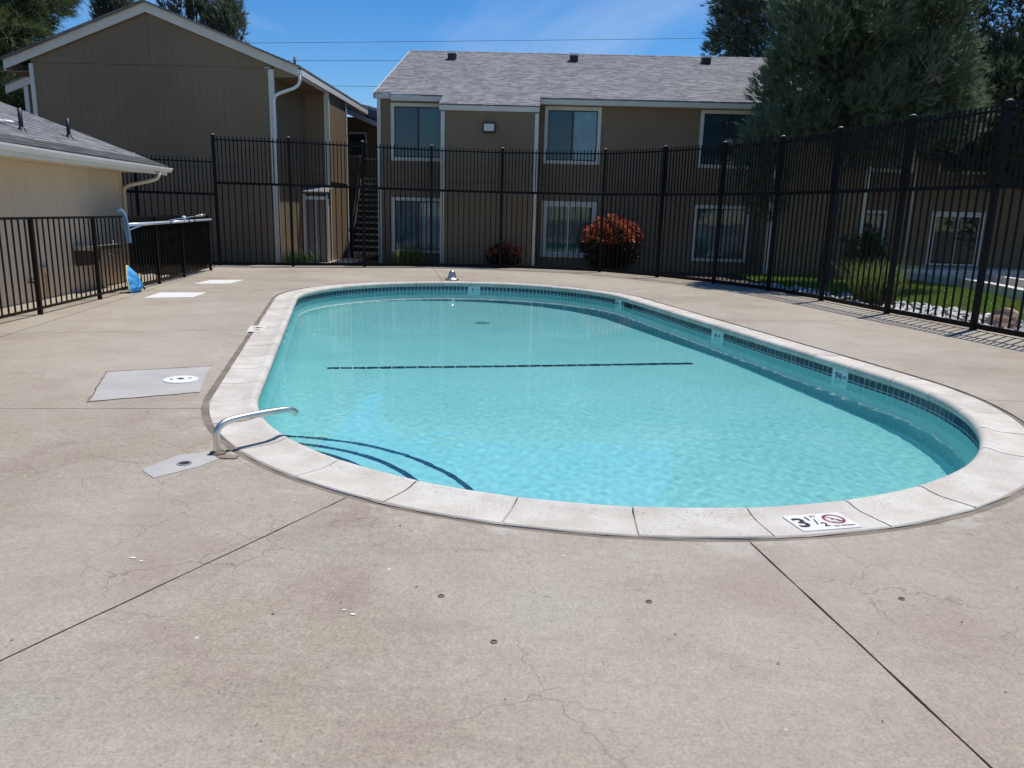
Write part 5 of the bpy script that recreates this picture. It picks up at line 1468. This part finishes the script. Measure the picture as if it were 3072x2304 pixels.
link('small_stones', mesh_np('small_stones', np.concatenate(gv), np.array(gf), MT['stone']), rb, kind='stuff')
bmsh = rock_mesh(77, 3, 0.75); bmsh.materials.clear(); bmsh.materials.append(MT['boulder'])
bo = link('boulder', bmsh, None, (7.55, 11.55, 0.06), (0.1, 0.2, 0.6), label='large pinkish brown boulder among the grey rocks by the right fence', cat='boulder'); bo.scale = (0.36, 0.25, 0.30)

# raised walkway edges, kerbs and porch in front of the sliding door
def kerb(name, pts, w, z0, z1, mat, **kw):
    b = MB()
    for i in range(len(pts)-1):
        a, c = Vector((*pts[i], 0)), Vector((*pts[i+1], 0)); d = (c-a).normalized(); s = Vector((-d.y, d.x, 0))*w/2
        b.hexa([a-s+Vector((0, 0, z0)), c-s+Vector((0, 0, z0)), c+s+Vector((0, 0, z0)), a+s+Vector((0, 0, z0)), a-s+Vector((0, 0, z1)), c-s+Vector((0, 0, z1)), c+s+Vector((0, 0, z1)), a+s+Vector((0, 0, z1))])
    return b.build(name, mat, **kw)
kerb('low_wall', [(10.95,21.3), (11.3,19.3), (11.1,17.4), (10.75,15.6), (10.2,13.8), (9.6,12.0)], 0.26, -0.12, 0.20, MT['kerbstone'], label='low curved concrete edging wall beside the bright lawn', cat='low wall')
kerb('low_wall', [(12.3,20.0), (12.25,18.4), (11.9,16.4), (11.3,14.2)], 0.24, -0.1, 0.27, MT['kerbstone'], label='short concrete wall along the walkway below the sliding door', cat='low wall')
MB().prism([(11.35,14.0), (12.3,14.0), (13.4,18.5), (13.2,20.9), (10.95,21.1), (11.35,19.3), (11.1,17.0)], -0.1, 0.02).build('walkway', MT['concrete'], kind='structure')
po = MB().prism([(10.5,20.95), (15.2,21.75), (15.1,22.68), (10.4,22.8)], -0.15, 0.29).build('porch', MT['kerbstone'], label='concrete porch slab in front of the sliding glass door', cat='porch')

# ------------------------------------------------------------------ plants
def spray_template(nb, L, w, cone, seed):
    """narrow blades fanning out round +Z."""
    r_ = np.random.default_rng(seed); V = []; 
    for k in range(nb):
        t0 = r_.uniform(0, 0.55)*L; a = r_.uniform(0, 2*math.pi); c = r_.uniform(0.25, 1.0)*cone
        d = np.array([math.cos(a)*math.sin(c), math.sin(a)*math.sin(c), math.cos(c)]); l = L*r_.uniform(0.35, 0.75)
        s = np.cross(d, r_.normal(size=3)); s /= np.linalg.norm(s)
        p = np.array([0, 0, t0]); V += [p-s*w/2, p+s*w/2, p+d*l]
    return np.array(V)
def rot_to(dirs):
    """rotation matrices taking +Z to each direction, random twist."""
    d = dirs/np.linalg.norm(dirs, axis=1, keepdims=True)
    h = rng.normal(size=d.shape); x = np.cross(h, d); x /= np.linalg.norm(x, axis=1, keepdims=True); y = np.cross(d, x)
    return np.stack([x, y, d], 2)
def spray_mesh(name, P, D, templates, scale, mat):
    k = len(templates); out = []
    which = rng.integers(0, k, len(P))
    for t_ in range(k):
        sel = which == t_
        if not sel.any(): continue
        Rm = rot_to(D[sel]); T = templates[t_]
        out.append((np.einsum('nij,vj->nvi', Rm, T)*scale[sel][:, None, None]+P[sel][:, None, :]).reshape(-1, 3))
    V = np.concatenate(out); F = np.arange(len(V)).reshape(-1, 3)
    return mesh_np(name, V, F, mat)
TJ = [spray_template(15, 0.27, 0.017, 0.6, i) for i in range(5)]
TPN = [spray_template(16, 0.34, 0.018, 1.15, i+20) for i in range(5)]
TS = [spray_template(12, 0.32, 0.026, 0.8, i+40) for i in range(5)]
def clump_tree(name, base, clumps, templ, mat, per, label, cat, group=None, trunk_r=0.2, trunk_top=None, up=0.8, droop=0.0, trunk_pts=None, sc=(0.7, 1.3), limbs=14):
    """clumps: array rows (x, y, z, rx, rz) in world space."""
    root = empty(name, base, label=label, cat=cat, group=group)
    cl = np.array(clumps); bx = np.array(base); P = []; D = []
    for (x, y, z, rx, rz_) in cl:
        m = int(per*(rx*rx*rz_)**0.5/0.6)+4
        u = rng.normal(size=(m, 3)); u /= np.linalg.norm(u, axis=1, keepdims=True)
        rad = rng.uniform(0.35, 1.0, m)**0.6
        p = u*rad[:, None]*np.array([rx, rx, rz_])
        P.append(p+np.array([x, y, z])-bx)
        ctr = np.array([x-bx[0], y-bx[1], 0]); ctr = ctr/(np.linalg.norm(ctr)+1e-6)
        D.append(u*0.8+ctr*0.5+np.array([0, 0, up])+rng.normal(size=(m, 3))*0.25)
    P = np.concatenate(P); D = np.concatenate(D)
    s = rng.uniform(sc[0], sc[1], len(P))
    link('crown', spray_mesh('crown', P, D, templ, s, mat), root)
    top = trunk_top or float(cl[:, 2].max()-base[2])*0.85
    b = MB(); tp = trunk_pts or [(0, 0, -0.15), (0.05, 0.03, top*0.25), (-0.04, 0.06, top*0.6), (0.03, 0.0, top)]
    sp_ = smoothpts(tp, 4); nsp = len(sp_)
    b.tube(sp_, [trunk_r*(1.15-1.0*k/nsp) for k in range(nsp)], 9)
    pick = rng.choice(len(cl), min(limbs, len(cl)), replace=False)
    for i in pick:
        e = Vector((cl[i, 0]-base[0], cl[i, 1]-base[1], cl[i, 2]-base[2])); zs = max(0.4, e.z*0.72)
        k = min(range(nsp), key=lambda q: abs(sp_[q].z-zs)); s0_ = sp_[k]
        mid = s0_.lerp(e, 0.5)+Vector((0, 0, 0.12))
        b.tube(smoothpts([s0_, mid, e], 3), [trunk_r*0.32*(1-0.8*q/6) for q in range(7)], 6)
    b.build('trunk', MT['bark'], root, smooth=True)
    return root
def ellipsoid_clumps(c, r, n, rs, seed, zmin=None, shell=0.75, taper=0.0):
    r_ = np.random.default_rng(seed); out = []
    while len(out) < n:
        u = r_.normal(size=3); u /= np.linalg.norm(u); k = r_.uniform(0.2, 1)**(1-shell)
        p = u*k
        t_ = 1-taper*max(0, p[2])
        q = np.array([c[0]+p[0]*r[0]*t_, c[1]+p[1]*r[1]*t_, c[2]+p[2]*r[2]])
        if zmin is not None and q[2] < zmin: continue
        s = r_.uniform(*rs); out.append((*q, s, s*r_.uniform(1.0, 1.6)))
    return out
# big juniper beyond the right fence
cl = ellipsoid_clumps((8.1, 18.9, 5.9), (2.1, 1.7, 3.1), 130, (0.28, 0.50), 11, 3.0, 0.85)
cl += ellipsoid_clumps((8.6, 19.2, 5.6), (1.3, 1.1, 2.2), 34, (0.5, 0.7), 111)
cl += ellipsoid_clumps((6.0, 18.9, 3.7), (0.55, 0.5, 1.1), 12, (0.25, 0.42), 12)
cl += ellipsoid_clumps((9.7, 18.6, 4.2), (0.9, 0.8, 1.0), 18, (0.3, 0.5), 13)
cl += ellipsoid_clumps((5.95, 19.1, 2.35), (0.5, 0.5, 0.6), 9, (0.25, 0.4), 14)
clump_tree('juniper_tree', (7.85, 19.3, -0.05), cl, TJ, MT['juniper'], 190, 'large grey green juniper leaning over the right hand fence', 'juniper tree', 'junipers beyond the right fence', 0.17, 6.5, up=0.9)
cl = ellipsoid_clumps((15.2, 24.6, 8.4), (5.0, 2.8, 4.2), 250, (0.5, 0.9), 15, 4.8, 0.7)
cl += ellipsoid_clumps((12.2, 21.4, 5.2), (1.7, 1.1, 0.9), 26, (0.35, 0.6), 16)
cl += ellipsoid_clumps((13.9, 22.2, 4.4), (3.2, 0.6, 1.5), 90, (0.3, 0.5), 161)
cl += ellipsoid_clumps((9.9, 22.2, 4.5), (1.0, 0.5, 0.9), 16, (0.25, 0.4), 162)
clump_tree('juniper_tree', (16.4, 21.2, -0.05), cl, TJ, MT['juniper_dark'], 95, 'dark spreading juniper over the right end of the house roof', 'juniper tree', 'junipers beyond the right fence', 0.25, 8.0, up=0.7, sc=(0.9, 1.6))
cl = ellipsoid_clumps((19.3, 13.4, 7.4), (6.0, 5.2, 6.4), 220, (0.5, 0.95), 17, 1.2, 0.7)  # out-of-view tree, added to keep skylight off the right end of the wall
clump_tree('juniper_tree', (19.3, 13.4, -0.05), cl, TJ, MT['juniper_dark'], 42, 'unseen dark juniper added right of the lawn to dim the right wall', 'juniper tree', 'junipers beyond the right fence', 0.3, 9.0, up=0.7, sc=(1.0, 1.8))
# bare twigs inside the juniper
root = empty('dead_branch', (8.9, 17.45, 4.7), label='bare pale twigs showing inside the big juniper', cat='branch')
b = MB()
for k in range(16):
    a = rnd.uniform(-0.9, 0.9); e = Vector((rnd.uniform(-0.5, 0.35), rnd.uniform(-0.35, 0.1), rnd.uniform(-0.35, 0.45)))
    s_ = Vector((rnd.uniform(-.1, .15), rnd.uniform(-.1, .1), rnd.uniform(-.3, .3)))
    b.tube(smoothpts([s_, s_.lerp(e, .5)+Vector((0, 0, rnd.uniform(-.06, .1))), e], 3), [0.012, 0.011, 0.01, 0.009, 0.007, 0.005, 0.003], 5)
b.build('twigs', MT['deadwood'], root)
# tree behind the roof
cl = ellipsoid_clumps((14.6, 41.0, 12.0), (5.0, 3.0, 7.5), 260, (0.6, 1.0), 18, 4.0, 0.72)
cl += ellipsoid_clumps((9.9, 40.0, 9.4), (0.8, 0.8, 2.4), 16, (0.35, 0.6), 19) + ellipsoid_clumps((10.9, 40.0, 10.6), (0.5, 0.5, 2.2), 9, (0.3, 0.5), 20)
clump_tree('cypress_tree', (15.0, 41.0, -0.2), cl, TS, MT['spruce'], 46, 'tall dark tree rising behind the roof of the long brown house', 'tree', 'trees behind the buildings', 0.4, 17, up=0.5, sc=(1.0, 1.9))
# pine on the far left
cl = []
pr2 = np.random.default_rng(21)
for _ in range(300):
    z = pr2.uniform(3.0, 17); rr = 6.6*(1-(z-2)/26); a = pr2.uniform(0, 6.28); k = pr2.uniform(0.05, 1)**0.6
    cl.append((-21.6+math.cos(a)*rr*k, 30.0+math.sin(a)*rr*k*0.8, z, pr2.uniform(0.6, 1.05), pr2.uniform(0.35, 0.6)))
clump_tree('pine_tree', (-21.6, 30.0, -0.2), cl, TPN, MT['pine'], 80, 'dark shaggy pine behind the left edge of the gable house', 'pine tree', 'trees behind the buildings', 0.4, 17, up=0.25, sc=(1.2, 2.2), limbs=60)
# conifers behind the gable
def conifer(x, y, h, r_, seed, label, mat='spruce'):
    cl = []; q = np.random.default_rng(seed)
    for _ in range(110):
        z = h*q.uniform(0.38, 1.0); k = r_*(1-z/h)**0.6+0.25; a = q.uniform(0, 6.28); f = q.uniform(0.45, 1)
        s = q.uniform(0.18, 0.34); cl.append((x+math.cos(a)*k*f, y+math.sin(a)*k*f, z, s, s*2.0))
    clump_tree('conifer', (x, y, -0.2), cl, TS, MT[mat], 85, label, 'conifer', 'trees behind the buildings', 0.3, h*0.92, up=1.6, sc=(0.9, 1.6))
conifer(-19.1, 38.0, 12.9, 1.3, 31, 'conifer top showing just left of the gable peak')
conifer(-15.75, 39.0, 14.4, 2.3, 32, 'full conifer rising right of the gable peak')
conifer(-13.9, 38.5, 11.2, 1.5, 33, 'shorter conifer at the right slope of the gable roof')

# leafy shrubs
def leaf_template(seed, n_=7, l=0.09, w=0.035):
    r_ = np.random.default_rng(seed); V = []
    for k in range(n_):
        d = r_.normal(size=3); d[2] = abs(d[2]); d /= np.linalg.norm(d); s = np.cross(d, r_.normal(size=3)); s /= np.linalg.norm(s)
        p = d*0.02; V += [p, p+d*l*0.55+s*w/2, p+d*l, p, p+d*l, p+d*l*0.55-s*w/2]
    return np.array(V)
TL = [leaf_template(i) for i in range(4)]
def shrub(name, c, r, label, cat, n_old, n_young, old, young, group=None, up=0.6, parts=('old_leaves', 'young_leaves')):
    root = empty(name, (c[0], c[1], -0.1), label=label, cat=cat, group=group)
    def pts(n_, lo, hi, zlo):
        P, D = [], []
        while len(P) < n_:
            u = rng.normal(size=3); u /= np.linalg.norm(u)
            if u[2] < zlo: continue
            k = rng.uniform(lo, hi)*(1+0.13*math.sin(5*math.atan2(u[1], u[0])+3*u[2])+0.07*math.sin(11*u[0]+7*u[2]))
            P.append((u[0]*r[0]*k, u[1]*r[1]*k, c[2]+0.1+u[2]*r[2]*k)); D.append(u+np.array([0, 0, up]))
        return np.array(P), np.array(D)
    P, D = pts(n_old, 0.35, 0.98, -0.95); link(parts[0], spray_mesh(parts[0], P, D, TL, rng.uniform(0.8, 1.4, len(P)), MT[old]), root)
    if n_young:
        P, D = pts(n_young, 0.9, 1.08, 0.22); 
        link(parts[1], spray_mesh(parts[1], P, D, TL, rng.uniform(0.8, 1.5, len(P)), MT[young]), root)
    b = MB()
    for k in range(7):
        a = k*0.9; b.tube([(0.05*math.cos(a), 0.05*math.sin(a), 0), (r[0]*0.4*math.cos(a), r[1]*0.4*math.sin(a), c[2]*0.9), (r[0]*0.7*math.cos(a), r[1]*0.7*math.sin(a), c[2]*1.3)], [0.02, 0.015, 0.006], 6)
    b.build('stem', MT['bark'], root)
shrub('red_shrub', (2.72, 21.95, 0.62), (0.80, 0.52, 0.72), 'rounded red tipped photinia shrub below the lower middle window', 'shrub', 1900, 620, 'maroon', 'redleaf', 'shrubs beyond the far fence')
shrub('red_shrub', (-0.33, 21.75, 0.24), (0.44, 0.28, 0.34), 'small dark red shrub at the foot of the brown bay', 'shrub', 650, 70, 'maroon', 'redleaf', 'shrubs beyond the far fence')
shrub('green_shrub', (9.9, 22.0, 0.6), (0.8, 0.5, 0.8), 'dark green bush in front of the small lower right window', 'shrub', 900, 0, 'shrubgreen', 'shrubgreen', 'shrubs beyond the far fence', 0.8, ('leaves', 'leaves'))
def grass_tuft(c, r_, hmin, hmax, n_, label, mat='tuft', dry=0, seed=1, w=0.022):
    root = empty('grass_tuft', (c[0], c[1], c[2]), label=label, cat='ornamental grass', group='ornamental grass clumps')
    def smp(q):
        a, k = q.uniform(0, 6.28), r_*math.sqrt(q.random()); return (math.cos(a)*k, math.sin(a)*k, 0.0)
    blades(n_, smp, hmin, hmax, w, 0.9, MT[mat], 'leaf_blades', seed, root)
    if dry: blades(dry, smp, hmin*0.25, hmin*0.9, w*0.7, 1.0, MT['tuft_dry'], 'dry_blades', seed+1, root)
grass_tuft((6.98, 14.75, -0.06), 0.34, 0.45, 0.95, 900, 'tall green ornamental grass with brown base behind the right fence', dry=900, seed=51)
grass_tuft((-6.1, 21.3, -0.115), 0.5, 0.2, 0.55, 420, 'dark green grass clump at the corner of the gable house', 'shrubgreen', 0, 57)
grass_tuft((-3.0, 21.75, -0.115), 0.32, 0.35, 0.75, 420, 'green grass clump below the lower left window', 'tuft', 0, 53)

# ------------------------------------------------------------------ overhead wires, far off
for (x0, z0, x1, z1, y, sag, lab) in ((-60, 10.02, 45, 13.6, 50, 0.2, 'top overhead wire crossing the sky above the ridge'), (-60, 9.35, 45, 12.1, 50, 0.2, 'middle overhead wire dropping behind the roof ridge'), (-60, 8.45, 45, 9.95, 50, 0.2, 'lowest overhead wire in the gap between the houses')):
    pts = []
    for k in range(41):
        f = k/40; pts.append((x0+(x1-x0)*f, y, z0+(z1-z0)*f-sag*4*f*(1-f)))
    MB().tube(pts, 0.012, 5).build('overhead_wire', MT['pvc'], label=lab, cat='overhead wire', group='overhead wires')
